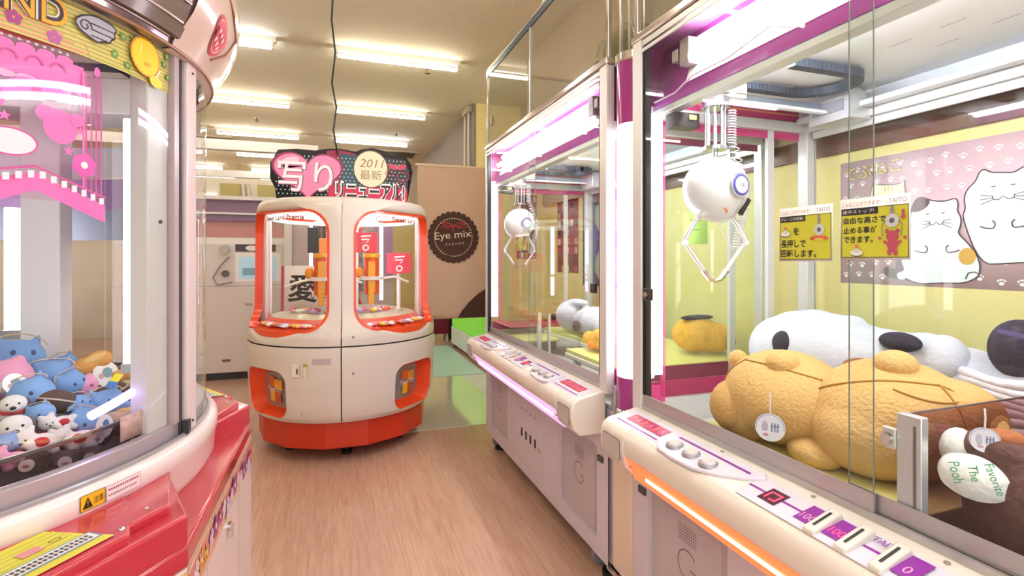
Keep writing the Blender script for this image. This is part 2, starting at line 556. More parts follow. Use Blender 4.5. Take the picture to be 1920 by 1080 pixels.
# ---------------------------------------------------------------- photo booth console at the back left
t = thing('photo_booth', 'white photo booth console with a small screen, a cable and a pink canopy above', 'photo booth', (-1.1, 6.2, 0))
bx0, bx1, by = -2.1, -.2, 6.2
MB().box(bx0, bx1, by, by+.7, .08, 1.0).box(bx0, bx1, by+.03, by+.7, 1.0, 1.46).build('cabinet', C('#d5cdca', .4), t, bevel=.01)
MB().box(bx0+.05, bx1-.05, by+.06, by+.66, 0, .08).build('plinth', DARK, t)
g = G(lambda u, v, w: Vector((u, by+.03-w, v)))
g.rect(-1.0, 1.05, -.55, 1.36, C('#eeeaea', .4))
g.rect(-.965, 1.08, -.6, 1.32, C('#87a0ab', .15, em=.35))
g.rect(-.93, 1.12, -.66, 1.2, C('#5f7c88', .2, em=.25))
g.build('screen', t)
g = G(lambda u, v, w: Vector((u, by+.03-w, v)))
g.rect(-1.0, 1.375, -.6, 1.455, C('#3a2c34', .3)); g.ell(-.84, 1.415, .06, .03, C('#e8e0e0', .4)); g.ell(-.7, 1.415, .035, .03, C('#e89abc', .4)); g.build('label_plate', t)
MB().tube([(-1.05, by-.02, 1.32), (-1.12, by-.03, 1.24), (-1.2, by-.03, 1.1), (-1.16, by-.03, 1.02), (-1.02, by-.02, 1.05)], .008).build('cord', C('#8a8486', .4), t)
MB().cyl((-1.1, by+.03, 1.4), (-1.1, by-.01, 1.4), .05).build('hook_plate', C('#b8b0ae', .4), t)
MB().cyl((-1.09, by+.03, 1.14), (-1.09, by-.015, 1.14), .035).build('holder', C('#575254', .4), t)
MB().box(-.9, -.83, by-.008, by, .8, .82).build('card_slot', C('#b59a86', .4), t)
MB().box(-1.12, -1.04, by-.006, by, .2, .225).build('maker_badge', C('#6d6765', .4), t)
MB().box(bx0, bx1, by+.05, by+.5, 1.46, 1.52).build('shelf', C('#e6e0dd', .4), t)
m = MB(C('#b9807c', .35)); m.box(bx0+.1, bx1, by+.3, by+.34, 1.54, 1.72); m.use(C('#8d6a88', .3)); m.box(bx0+.1, bx1, by+.26, by+.30, 1.72, 1.95); m.build('canopy_panel', None, t)
MB().box(bx0, bx1, by+.2, by+.25, 1.79, 1.81).box(bx0, bx1, by+.16, by+.36, 1.95, 1.99).build('canopy_rail', C('#ded8d6', .4), t)

# curtain of the photo booth on the right, with the round emblem
CUR = C('#d3b7a0', .8, var=.05, bscale=5)
t = thing('booth_curtain', 'beige booth curtain with a brown scalloped round emblem reading Eye mix', 'curtain', (1.3, 4.95, .7))
def cur_fn(u, v, w):
    return Vector((u, 4.95 - w + .003*math.sin(u*14), v))
m = MB(CUR); nx, nz = 60, 24
vs = [cur_fn(.76+1.1*i/nx, .715+1.475*j/nz, 0) for j in range(nz+1) for i in range(nx+1)]
m.add(vs, [(j*(nx+1)+i, j*(nx+1)+i+1, (j+1)*(nx+1)+i+1, (j+1)*(nx+1)+i) for j in range(nz) for i in range(nx)])
m.build('cloth', None, t, smooth=180, solid=.006)
BR = C('#4a2f24', .7)
g = G(lambda u, v, w: cur_fn(u, v, w+.008), w0=.002)
ec = (1.107, 1.508)
for i in range(28):
    a = 2*PI*i/28
    g.ell(ec[0]+.225*math.cos(a), ec[1]+.225*math.sin(a), .03, .03, BR, n=12); g.w -= .0004
g.ell(*ec, .226, .226, BR, n=48); g.w += .001
for i in range(46):
    a = 2*PI*i/46
    g.ell(ec[0]+.185*math.cos(a), ec[1]+.185*math.sin(a), .0065, .0065, C('#e8d8c8', .7), n=8); g.w -= .0004
g.w += .001
for sx in (-1, 1):
    g.ell(ec[0]+.06*sx, ec[1]+.125, .06, .022, C('#a5303c', .6), rot=.3*sx)
    g.ell(ec[0]+.06*sx, ec[1]+.125, .035, .01, BR, rot=.3*sx)
    g.stroke([(ec[0], ec[1]+.12), (ec[0]+.05*sx, ec[1]+.09), (ec[0]+.13*sx, ec[1]+.1)], .01, C('#a5303c', .6))
g.stroke([(ec[0], ec[1]+.12), (ec[0]-.01, ec[1]+.06)], .012, C('#a5303c', .6))
g.text('Eye mix', ec[0], ec[1]-.03, .09, C('#efe0cc', .7), width=.36, rot=.1, align='c')
g.text('アイミックス', ec[0]+.01, ec[1]-.075, .022, C('#efe0cc', .7), width=.19, rot=.1, align='c')
g.build('emblem', t)
g = G(lambda u, v, w: cur_fn(u, v, w+.008), w0=.002)
pts = [(1.86, .72), (1.86, 1.06)] + [(1.62+.49*math.cos(R(a)), .57+.49*math.sin(R(a))) for a in range(70, 165, 5)]
pts = [(1.86, .72), (1.86, 1.05), (1.7, 1.06), (1.55, 1.05), (1.45, 1.01), (1.35, .95), (1.26, .87), (1.19, .79), (1.15, .72)]
g.poly(pts, BR); g.build('corner_print', t)
MB().cyl((.74, 4.96, 2.2), (1.88, 4.96, 2.2), .014).build('curtain_rail', C('#e0c8b0', .5), t)
# yellow partition beyond the far crane machine
t = thing('yellow_partition', 'yellow board partition behind the far crane machine with dark red posters', 'partition', (1.65, 4.55, 0))
MB().box(1.38, 1.9, 4.55, 4.6, 0, 2.28).build('board', C('#ead9a0', .6, var=.05, bscale=3), t)
# low white bench with green cover, crimson stool
t = thing('bench', 'low white bench under the curtain, at the edge of the teal mat', 'bench', (1.9, 6.7, 0))
MB().box(1.66, 2.2, 5.86, 7.56, .05, .3).build('panel', C('#dfe8ea', .4), t, bevel=.006)
for y in (5.95, 7.45):
    for x in (1.70, 2.1): MB().cyl((x, y, 0), (x, y, .05), .03).build('foot', C('#3e5058', .4), t)
tag(MB().box(1.665, 2.2, 5.87, 7.55, .3, .85).build('green_cover', C('#86e04a', .5, em=.12, var=.12, bscale=4), bevel=.02), 'bright green cloth cover lying over the low white bench', 'cover')  # faint glow put into the cloth colour to feed the floor reflection
t = thing('stool', 'dark crimson stool glimpsed under the curtain beyond the teal mat', 'stool', (1.6, 8.05, 0))
MB().box(1.48, 1.73, 8.0, 8.3, .12, .5).build('seat_box', C('#7c1440', .6), t, bevel=.01)
for x in (1.51, 1.7):
    for y in (8.04, 8.26): MB().cyl((x, y, 0), (x, y, .12), .02).build('leg', C('#cfe0d8', .4), t)
tag(MB().box(1.75, 2.2, 8.2, 8.3, 0, 1.9).build('dark_panel', C('#2c2836', .7)), 'dark panel standing beside the crimson stool', 'panel')

t = thing('curtained_booth', 'pale pink and grey curtained booth standing right behind the round candy machine', 'photo booth', (.2, 5.7, 0))
MB(C('#cdbcc0', .6)).box(-.45, .62, 5.75, 5.8, .05, 1.74).build('panel', None, t)
m = MB(C('#8c7468', .7)); m.add([(-.2+.01*i, 5.70+.02*math.sin(i*1.3), z) for z in (.9, 1.7) for i in range(28)], [(i, i+1, 29+i, 28+i) for i in range(27)]); m.build('drape', None, t, smooth=60, solid=.004)
m = MB(C('#b890c4', .5)); m.box(.42, .6, 5.70, 5.74, 1.1, 1.7); m.build('lilac_panel', None, t)
g = G(lambda u, v, w: Vector((u, 5.735-w, v)), w0=.004)
random.seed(8)
for i in range(34): g.rect(.12+.045*(i % 6), 1.0+.085*(i//6), .155+.045*(i % 6), 1.06+.085*(i//6), C(random.choice(['#a8a0a4', '#8c7c80', '#d8ccd0', '#c09098']), .5)); g.w -= g.step
g.w += g.step; g.plate(.1, .95, .40, 1.6, .004, C('#b4a8a8', .5)); g.build('reflection_sheet', t)  # tiles and sheet paint the reflections in the candy machine's right window
MB(C('#e0dadc', .4)).box(-.47, -.4, 5.68, 5.82, .0, 1.76).build('upright', None, t)

# ================================================================ ROUND CANDY MACHINE (centre)
CX, CY = .085, 4.05
SW = thing('candy_machine', 'round white and orange candy prize machine standing in the middle of the aisle', 'arcade machine', (CX, CY, 0))
WH = C('#dcd6ce', .3, coat=.4)
ORG = C('#e2481c', .3, coat=.3)
RED = C('#c3351a', .35)
ROT = -3.4
RUP = [(.749, .652), (.80, .654), (.85, .645), (.90, .622), (.96, .607), (1.1, .602), (1.5, .60), (1.62, .597), (1.67, .585), (1.695, .565), (1.70, .54)]
RLO = [(.255, .595), (.29, .625), (.36, .64), (.5, .65), (.70, .655), (.742, .652)]
def rad(tab, z):
    if z <= tab[0][0]: return tab[0][1]
    for (a, ra), (b, rb) in zip(tab, tab[1:]):
        if z <= b:
            t = (z-a)/(b-a); t = t*t*(3-2*t) if False else t
            return ra+(rb-ra)*t
    return tab[-1][1]
def cyl_fn(tab, base):
    def f(th, z, w):
        r = rad(tab, z)+w; a = R(base+th+ROT)
        return Vector((CX+r*math.sin(a), CY-r*math.cos(a), z))
    return f
for q in range(4):
    base = -90*(q == 1) + 0*(q == 0) + 90*(q == 2) + 180*(q == 3)
    mir = (q in (1, 3))
    # upper shell quarter with a big window
    fn = cyl_fn(RUP, base)
    mb = MB(WH)
    # vertical scale chosen so that degrees ~ metres on the rounded corners
    K_ = .0108
    H = [(p[0]/K_, p[1]) for p in rrect(7*K_, .835, 83*K_, 1.615, .15, 68)]
    O = outer_like(.3, .751, 89.7, 1.70, 68)
    panel_hole(mb, fn, O, H, 10, .03)
    mb.build('upper_shell', None, SW, smooth=50)
    mb = MB(ORG)
    loops = []
    Hc = [(45, 1.225)]*len(H)
    for d, t in ((-.028, 0), (-.028, .025), (-.05, .03), (-.055, .02)):
        loops.append([fn(p[0], p[1], d) for p in lerp_loop(H, Hc, t)])
    loops.insert(0, [fn(p[0], p[1], -.001) for p in H])
    loops = [[fn(p[0], p[1], .002) for p in H], [fn(p[0], p[1], .002) for p in lerp_loop(H, Hc, .035)], [fn(p[0], p[1], -.05) for p in lerp_loop(H, Hc, .045)], [fn(p[0], p[1], -.05) for p in H]]
    mb.loft(loops + loops[:1])
    mb.build('window_frame', None, SW, smooth=50)
    gp = MB(GLASS); n = 22
    vs = [(lambda a, z: Vector((CX+.545*math.sin(a), CY-.545*math.cos(a), z)))(R(base+5+80*i/n+ROT), z) for z in (.84, 1.62) for i in range(n+1)]
    gp.add(vs, [(i, i+1, n+2+i, n+1+i) for i in range(n)])
    gp.build('window_glass', None, SW, smooth=60)
    # lower shell quarter with the prize door
    fl = cyl_fn(RLO, base)
    c0, c1 = (20.6, 58.8) if mir else (31.2, 69.4)
    H = [(p[0]/K_, p[1]) for p in rrect(c0*K_, .285, c1*K_, .59, .085, 68)]
    O = outer_like(.3, .257, 89.7, .742, 68)
    mb = MB(WH); panel_hole(mb, fl, O, H, 10, .03); mb.build('lower_shell', None, SW, smooth=50)
    mid = (c0+c1)/2
    Hc = [(mid, .44)]*len(H)
    mb = MB(ORG)
    mb.loft([[fl(p[0], p[1], -.002) for p in lerp_loop(H, Hc, t)] if k == 0 else [fl(p[0], p[1], k) for p in lerp_loop(H, Hc, t)] for k, t in ((-.001, -.0), (-.09, .22), (-.095, .3))])
    mb.build('prize_door_frame', None, SW, smooth=50)
    mb = MB(C('#8d868c', .15, coat=.6)); mb.loft([[fl(p[0], p[1], -.092) for p in lerp_loop(H, Hc, .27)], [fl(p[0], p[1], -.092) for p in lerp_loop(H, Hc, .98)]], caps=False)
    pd = mb.build('prize_door', None, SW, smooth=50)
    g = G(lambda u, v, w, fl=fl, mid=mid: fl(mid+u/.0108, .44+v, -.088+w))
    g.rect(-.075, .02, .0, .085, C('#d8682c', .4), 4, 1); g.rect(.0, .0, .09, .07, C('#e8a52c', .4), 4, 1)
    g.rect(-.06, -.08, .0, .0, C('#e8b62c', .4), 4, 1); g.rect(.0, -.09, .07, -.01, C('#c4522c', .4), 4, 1)
    g.text('Prize Out', 0, -.015, .035, C('#f0d8e8', .4), width=.17, align='c')
    g.build('door_label', pd)
# core, seams, top, base
MB().lathe([(.30, .25), (.50, .262), (.50, .70), (.62, .72), (.62, .76), (.55, .80), (.30, .80)], (CX, CY), 72).build('inner_drum', C('#55504e', .6), SW)
MB().lathe([(.56, 1.66), (.565, 1.695), (.545, 1.70), (.0, 1.72)], (CX, CY), 72).build('top_cover', WH, SW)
m = MB(); n = 14
m.prism([(CX+.585*math.sin(R(360*(i+.5)/n)), CY-.585*math.cos(R(360*(i+.5)/n))) for i in range(n)], .085, .262)
m.build('base_skirt', RED, SW, bevel=.006, smooth=20)
for a in (0, 60, 120, 180, 240, 300):
    x, y = CX+.42*math.cos(R(a-90)), CY+.42*math.sin(R(a-90))
    MB().cyl((x, y, 0), (x, y, .02), .035).cyl((x, y, .02), (x, y, .09), .014).build('foot', BLACK, SW)
# turntable, trays and candy
MB().lathe([(.50, .90), (.56, .86), (.60, .845), (.635, .835), (.64, .80)], (CX, CY), 68).build('outer_tray', ORG, SW)
MB().lathe([(.0, .925), (.40, .925), (.42, .90), (.50, .90)], (CX, CY), 68).build('turntable', C('#e8e0cc', .25, coat=.5), SW)
m = MB(C('#f4ecec', .3))
for i in range(4):
    a = R(90*i+ROT)
    x, y = CX+.555*math.sin(a), CY-.555*math.cos(a)
    m.cyl((x, y, .84), (x, y, 1.65), .028)
    for s in (-1, 1):
        a2 = a+s*R(8); x, y = CX+.535*math.sin(a2), CY-.535*math.cos(a2); m.cyl((x, y, .84), (x, y, 1.65), .012)
m.split('inner_post', None, SW)
m = MB(); m.lathe([(.50, 1.57), (.52, 1.60), (.54, 1.655), (.2, 1.66)], (CX, CY), 68); m.build('light_canopy', glow('candy_light', '#fff4e8', 1.1), SW)
m = MB(glow('candy_tube', '#f0e0ff', 7)); 
for a in (55, 235): m.cyl((CX+.30*math.sin(R(a)), CY-.3*math.cos(R(a)), 1.0), (CX+.30*math.sin(R(a)), CY-.3*math.cos(R(a)), 1.56), .012)
m.split('tube_lamp', None, SW)
MB(C('#b8aeb0', .15, metal=.7)).cyl((CX, CY, .92), (CX, CY, 1.6), .06).build('centre_column', None, SW)
# lettering on the glass
for base in (-90, 0):
    fn = cyl_fn([(0, .5475)], base)
    g = G(lambda u, v, w, fn=fn: fn(u/.0096, v, w+.002))
    DR = C('#8c2418', .5)
    if base == -90:
        g.text('Sweet Land Premia', 45*.0096, 1.552, .036, DR, width=.38, align='c', off=.03)
    else:
        g.ring(.24, 1.565, .02, .018, .004, DR); g.ring(.29, 1.565, .02, .018, .004, DR)
        g.text('Sweet Land', .34, 1.552, .036, DR, width=.26, off=.03)
    g.build('glass_lettering', SW)
# shovel towers
def scoop_tower(x, y, lab, kind):
    t = thing('scoop_tower', lab, 'prize tower', (x, y, .925))
    MB(C('#e8e2dc', .3)).cyl((x, y, .925), (x, y, 1.05), .012).build('stem', None, t)
    m = MB(C('#e2561e', .3)); m.cyl((x, y, 1.05), (x, y, 1.30), .055, n=24); m.build('drum', None, t)
    m = MB(C('#f4a81c', .3)); m.box(x-.03, x+.02, y-.068, y-.05, 1.06, 1.28); m.box(x-.028, x+.012, y-.072, y-.05, .98, 1.10); m.build('yellow_panel', None, t, bevel=.004)
    MB(C('#f0b02c', .3)).lathe([(.0, 1.34), (.06, 1.335), (.062, 1.31), (.05, 1.30)], (x, y), 24).build('cap', None, t)
    MB(C('#f0ecea', .25)).lathe([(.058, 1.145), (.085, 1.15), (.085, 1.175), (.058, 1.17)], (x, y), 28).build('ring_shelf', None, t)
    MB(C('#f0ecea', .3)).tube([(x+.07, y-.02, 1.16), (x+.16, y-.03, 1.17), (x+.26, y, 1.13)], .008).tube([(x-.07, y-.02, 1.16), (x-.16, y-.03, 1.14), (x-.24, y, 1.11)], .008).build('arm', None, t)
    MB(C('#f09a1c', .35)).ell((x-.085, y-.01, 1.20), (.03, .025, .04)).build('scoop', None, t)
    return t
scoop_tower(-.07, 3.78, 'orange and yellow scoop tower seen in the left window of the candy machine', 0)
scoop_tower(.26, 3.82, 'orange and yellow scoop tower seen in the right window of the candy machine', 1)
tag(MB(C('#2e3038', .4)).box(-.17, -.10, 3.86, 3.93, 1.34, 1.52).build('prize_box', None, bevel=.004), 'tall dark slate box standing on the left orange tower', 'box')
tag(MB(C('#f09a5c', .4)).box(-.095, -.03, 3.8, 3.86, 1.34, 1.44).build('prize_box', None, bevel=.004), 'small orange box beside the dark slate box on the left tower', 'box')
def red_box(x, y, z, s, lab, ln1, ln2):
    t = thing('prize_box', lab, 'box', (x, y, z))
    MB(C('#d23a4c', .35)).box(x-s, x+s, y-.04, y+.04, z, z+s*1.7).build('carton', None, t, bevel=.003)
    g = G(lambda u, v, w: Vector((x+u, y-.04-w, z+v)))
    g.stroke([(-s*.4, s*1.35), (s*.45, s*1.42)], s*.12, C('#f8eef0', .4)); g.stroke([(-s*.35, s*1.1), (s*.3, s*1.12), (s*.1, s*.85)], s*.11, C('#f8eef0', .4)); g.ring(0, s*.4, s*.22, s*.22, s*.1, C('#f8eef0', .4)); g.build('print', t)
red_box(.22, 3.9, 1.345, .085, 'red carton with white lettering on top of the right orange tower', 'Hi', '')
red_box(.47, 4.0, 1.19, .09, 'red carton with white lettering to the right of the right tower', 'Hello', '')
MB(C('#e8e2dc', .3)).cyl((.47, 4.0, .925), (.47, 4.0, 1.19), .015).build('box_stand', None, SW)
t = thing('calligraphy_card', 'pale card with the brushed character for love leaning in the left window', 'card', (-.19, 3.95, .925))
g = G(lambda u, v, w: Vector((-.19+u+v*.12*0, 3.95-w+v*.15, .93+v)))
g.plate(-.16, 0, .15, .32, .006, C('#e6dedc', .5))
g.rect(-.16, 0, -.14, .32, C('#b0305c', .5))
g.text('愛', -.02, .06, .2, C('#2b2628', .6), width=.2, rot=-.06, align='c', off=.02)
g.text('いよ', .09, .08, .05, C('#2b2628', .6), align='c')
g.build('card', t)
# pink printed back card and candy packs lying on the turntable
candy_cols = ['#e87aa0', '#f2f0ee', '#b8a0dc', '#f0d040', '#e8583c', '#d8e4f0', '#f0b0c8', '#c46a50']
candy_names = ['pink', 'white', 'lilac', 'yellow', 'orange red', 'pale blue', 'light pink', 'brown']
where = ['left window', 'right window']
ORD = ['first', 'second', 'third', 'fourth', 'fifth', 'sixth', 'seventh', 'eighth', 'ninth', 'tenth', 'eleventh', 'twelfth', 'thirteenth', 'fourteenth']
random.seed(3)
for w_ in range(2):
    for i in range(22):
        a = R((-64 if w_ == 0 else 14)+(i*5.6 if i < 8 else (i-8)*3.9)+ROT); r = (.30 if i % 3 else .38)+.02*random.random()
        if i >= 8: r = .555+.02*(i % 2)
        x, y = CX+r*math.sin(a), CY-r*math.cos(a); z = .945 if i < 8 else .868
        ci = (i*3+w_*2) % 8
        M = Matrix.Translation((x, y, z)) @ Matrix.Rotation(random.random()*3, 4, 'Z') @ Matrix.Rotation(.3*random.random(), 4, 'X')
        mb = MB(C(candy_cols[ci], .25, coat=.5)); mb.ell((0, 0, 0), (.038, .022, .014), M, 12, 8); mb.box(-.052, -.034, -.016, .016, -.002, .002, M); mb.box(.034, .052, -.016, .016, -.002, .002, M)
        tag(mb.build('candy_pack'), f'small {candy_names[ci]} wrapped candy, {ORD[i] if i < 8 else ORD[i-8]} from the left on the {"turntable" if i < 8 else "outer tray"}, {where[w_]}', 'candy', 'candies on the trays of the round machine')
# hardware on the front
def dot(th, z, r, name, col, lab=None, d=.008):
    fn = cyl_fn(RLO if z < .745 else RUP, 0)
    p = fn(th, z, 0); q = fn(th, z, d)
    return MB(C(col, .3, metal=.6)).cyl(p, q, r).build(name, None, SW)
for z in (.806, .577):
    dot(6.2, z, .016, 'lock_plate', '#d8d2ca', d=.004); dot(6.2, z, .008, 'lock', '#8a8480', d=.009)
def plate(th, z, w, h, col, name, d=.004):
    fn = cyl_fn(RLO, 0)
    mb = MB(C(col, .35)); n = 5
    vs = [fn(th+(i/n-.5)*w/.0113, z+s*h/2, e) for s in (-1, 1) for e in (0, d) for i in range(n+1)]
    k = n+1; fs = []
    for i in range(n): fs += [(i, i+1, k+i+1, k+i), (2*k+i, 2*k+i+1, 3*k+i+1, 3*k+i), (k+i, k+i+1, 3*k+i+1, 3*k+i)]
    return mb.add(vs, fs).build(name, None, SW)
plate(-10.3, .66, .11, .032, '#b9b3b4', 'maker_plate')
plate(-24.5, .60, .05, .07, '#efe8de', 'coin_plate', .01)
plate(-23.3, .60, .008, .035, '#3a3432', 'coin_slot', .012)
plate(-19, .60, .022, .085, '#e8e4c8', 'price_sticker'); plate(-19, .635, .022, .015, '#9ab030', 'price_sticker', .006)
for a in (-22, 14):
    dot(a, .33, .006, 'screw', '#c9c0b4', d=.004)

# sign on top of it
SG = thing('sign_board', 'dark dotted sign board with a pink heart and Japanese lettering on the candy machine', 'sign', (.09, 3.93, 1.71))
def sgf(u, v, w): return Vector((-.405+u, 3.93-w, 1.715+v))
out = [(0.03, 0), (.02, .08), (-.01, .14), (-.01, .25), (.04, .345), (.16, .36), (.28, .355), (.37, .375), (.45, .38), (.56, .365), (.60, .385), (.68, .40), (.76, .385), (.80, .36), (.92, .35), (.955, .30), (.97, .24), (.95, .12), (.93, 0)]
g = G(sgf); g.use(C('#2a2c34', .4))
vs = [sgf(u, v, w) for w in (-.04, 0) for u, v in out]; n = len(out)
g.add(vs, [(i, (i+1) % n, n+(i+1) % n, n+i) for i in range(n)] + [tuple(range(n)), tuple(range(n, 2*n))])
g.build('backing', SG)
g = G(sgf)
g.poly([(.36, .0), (.36, .36), (.45, .37), (.56, .35), (.58, .12), (.93, .12), (.93, 0)], C('#8d1440', .4))
g.poly([(.45, .11), (.45, .345), (.55, .34), (.90, .33), (.945, .25), (.93, .11)], C('#2f4a5c', .4))
g.poly([(.72, .11), (.72, .335), (.90, .33), (.945, .25), (.93, .11)], C('#2b2430', .4))
for i in range(34):
    for j in range(13):
        u, v = .03+i*.028+(.014 if j % 2 else 0), .015+j*.027
        if (u < .45 and v > .015 and (v < .335)) or (u >= .45 and .12 < v < .33 and u < .92):
            g.ell(u, v, .005, .005, C('#9fd0c0', .5), n=6); g.w -= g.step
g.w += .001
for s, col in ((1.08, '#8f2450'), (1.0, '#ee86b4')):
    cu, cv = .235, .17
    hp = []
    for i in range(60):
        t_ = 2*PI*i/60
        x = 16*math.sin(t_)**3; y = 13*math.cos(t_)-5*math.cos(2*t_)-2*math.cos(3*t_)-math.cos(4*t_)
        hp.append((cu+x/16*.22*s, max(.0, cv+(y+2)/15*.165*s)))
    g.poly(hp, C(col, .4))
g.ell(.12, .27, .06, .03, C('#f6c4dc', .4), rot=.3)
g.text('写り', .225, .055, .215, C('#a8648c', .4), width=.37, align='c', off=.03)
g.text('写り', .22, .06, .21, C('#f2eef2', .4), width=.36, align='c', off=.008)
g.poly([(.375, .0), (.93, .0), (.93, .11), (.375, .11)], C('#c01c4c', .4))
g.text('リニューアル!', .415, .006, .14, C('#f4eef0', .4), width=.5, off=.09)
g.text('リニューアル!', .425, .02, .112, C('#231c20', .4), width=.485, off=.025)
g.ell(.665, .245, .125, .14, C('#5a4c40', .5)); g.ell(.665, .243, .118, .132, C('#ece2c4', .5), n=40)
g.text('2011', .665, .255, .06, C('#8c7444', .4), width=.16, align='c', shear=.25)
g.text('最新', .665, .165, .07, C('#8c7444', .4), width=.15, align='c')
for s in (-1, 1): g.ell(.855+.035*s, .27, .035, .018, C('#c0405c', .4), rot=.5*s)
g.ell(.855, .27, .01, .012, C('#e06078', .4))
for c_ in ((.80, .22, .03), (.90, .20, .045), (.88, .14, .035)): g.ring(c_[0], c_[1], c_[2], c_[2]*.7, .005, C('#b03a5c', .4))
g.build('print', SG)

# ================================================================ THE TWO CRANE MACHINES (right)
FX, BX, LEN = 1.01, 1.82, 1.69
ZF, ZT = .785, 2.06
def stripe_mat(): return C('#e0408c', .3)
def crane_machine(y0, sgn, label, led, ledcol, warm):
    """e runs from the end where the lit column stands"""
    Y = lambda e: y0 + sgn*e
    T = thing('crane_machine', label, 'arcade machine', (1.4, Y(LEN/2), 0))
    bx = lambda m, x0, x1, e0, e1, z0, z1: m.box(x0, x1, Y(e0), Y(e1), z0, z1)
    m = MB(CAB); bx(m, 1.03, BX, .005, LEN-.005, .10, .70); m.build('cabinet_body', None, T, bevel=.004)
    # front: two recessed panels and a door between
    fn = lambda e, z, w: Vector((1.028-.018-w, Y(e), z))
    m = MB(CAB)
    panel_hole(m, fn, outer_like(.0, .10, .56, .60), rrect(.09, .17, .46, .545, .02), 3, .02)
    panel_hole(m, fn, outer_like(.56, .10, 1.13, .60), rrect(.665, .165, 1.085, .555, .004), 1, .02)
    panel_hole(m, fn, outer_like(1.13, .10, LEN, .60), rrect(1.23, .17, 1.61, .545, .02), 3, .02)
    m.build('front_panel', None, T)
    m = MB(C('#b3a9ad', .45)); bx(m, 1.024, 1.03, .085, .465, .165, .55); bx(m, 1.024, 1.03, 1.225, 1.615, .165, .55); m.split('recess_panel', None, T)
    m = MB(CAB); bx(m, 1.006, 1.03, .668, 1.082, .168, .552); d = m.build('service_door', None, T, bevel=.003)
    m = MB(BLACK)
    for i in range(4): bx(m, 1.0045, 1.01, .745+i*.068, .768+i*.068, .30, .345)
    m.build('coin_slot', None, d)
    m = MB(C('#8c8490', .5))
    for i in range(4):
        e = .756+i*.068
        m.prism([(Y(e-.012), .452), (Y(e+.012), .452), (Y(e), .466)], 1.0050, 1.0062, 'x')
    m.build('arrow_print', None, d)
    MB(CHROME).cyl((.998, Y(.69 if sgn > 0 else 1.06), .31), (1.01, Y(.69 if sgn > 0 else 1.06), .31), .012).build('lock', None, d)
    # printed spiral and speaker holes in the recesses
    for ec, s in ((.275, 1), (1.42, 1)):
        g = G(lambda u, v, w: Vector((1.0235-w, Y(ec)-u, v)))
        g.rect(-.15, .18, .15, .50, C('#b6acb2', .4))
        cg = C('#8c7884', .5)
        pts = [(.045*math.cos(R(a)), .36+.045*math.sin(R(a))) for a in range(40, 350, 12)]
        g.stroke(pts, .006, cg); g.stroke([(.045, .352), (.012, .352)], .006, cg)
        for i in range(9):
            for j in range(6): g.ell(-.04+i*.01, .43+j*.009, .0026, .0026, C('#6a5a64', .5), n=6); g.w -= g.step
        g.build('printed_panel', T)
    m = MB(C('#4a4446', .4)); bx(m, 1.003, 1.01, .035, .075, .49, .512); m.build('rating_plate', None, T)
    # console
    prof = [(1.012, .60), (.995, .612), (.90, .612), (.872, .64), (.863, .68), (.863, .72), (.872, .745), (.892, .758), (1.012, .783)]
    profm = [(1.012, .595), (.918, .598), (.886, .668), (.868, .676), (.863, .69), (.863, .72), (.872, .745), (.892, .758), (1.012, .783)]
    m = MB(BEIGEP)
    for a, b, pf in ((.02, .17, prof), (.17, LEN-.17, profm), (LEN-.17, LEN-.02, prof)):
        m.prism(pf, Y(a), Y(b), 'y')
    m.build('console', None, T, bevel=.006, smooth=40)
    for a in (.045, LEN-.145):
        g = G(lambda u, v, w: Vector((.8628-w-.0, Y(u), v)))
        rr = rrect(a-.005, .652, a+.105, .722, .012, 24)
        g.poly(rr, C('#8f8a84', .5)); g.poly(lerp_loop(rr, [(a+.05, .676)]*len(rr), .07), C('#b8b2ae', .6)); g.build('speaker_grille', T)
    # console top print
    zc = lambda x: .758+(x-.892)*.2083
    ct = lambda e, x, w: Vector((x, Y(e), zc(x)+w+.0004))
    LIL = C('#d9d4e4', .3, coat=.3); PUR = C('#8c2a9c', .3); PNK = C('#c42a68', .3); LRED = glow('led_red', '#ff3a50', 2.2)
    def half(f):
        mirr = 1 if (sgn < 0) == (f(1) > f(0)) else -1
        g = G(lambda u, v, w: ct(f(u), v, w))
        g.rect(.045, .895, .30, .985, LIL)
        g.rect(.06, .904, .285, .910, PUR)
        g.rect(.085, .925, .275, .968, C('#a8486c', .3))
        for i in range(6):
            e = .09+i*.0305
            g.rect(e, .928, e+.026, .965, PNK if i % 2 else C('#d83a54', .3)); g.stroke([(e+.006, .936), (e+.013, .957), (e+.020, .938)] if i % 2 else [(e+.006, .955), (e+.020, .952), (e+.010, .937)], .003, C('#f4c0d0', .3)); g.w -= 2*g.step
        g.w += 3*g.step
        g.build('instruction_strip', T)
        # raised button pod
        m = MB(LIL); pod = [(.31, .975), (.62, .982), (.635, .965), (.60, .93), (.545, .895), (.48, .873), (.40, .868), (.335, .872), (.31, .89)]
        lo = [ct(f(e), x, -.002) for e, x in pod]; hi = [ct(f(e), x, .008) for e, x in pod]
        m.loft([lo, hi], caps=True); m.build('button_pod', None, T, bevel=.003)
        g = G(lambda u, v, w: ct(f(u), v, w+.009)); g.rect(.33, .950, .60, .956, PUR); g.build('pod_stripe', T)
        for e in (.36, .43, .50):
            x = .915 if e < .45 else .913
            m = MB(C('#a8a4a8', .3, metal=.4)); m.cyl(ct(f(e), x, .006), ct(f(e), x, .013), .026, .024, n=24)
            m.use(C('#ded8dc', .25, coat=.4)); m.cyl(ct(f(e), x, .012), ct(f(e), x, .018), .019, .017, n=24); m.build('push_button', None, T)
    half(lambda u: u); half(lambda u: LEN-u)
    g = G(lambda u, v, w: ct(u, v, w))
    g.rect(.62, .885, LEN-.66, .975, LIL); g.rect(.62, .928, LEN-.64, .9345, PUR)
    g.rect(.668, .905, .715, .955, C('#4a1030', .2))
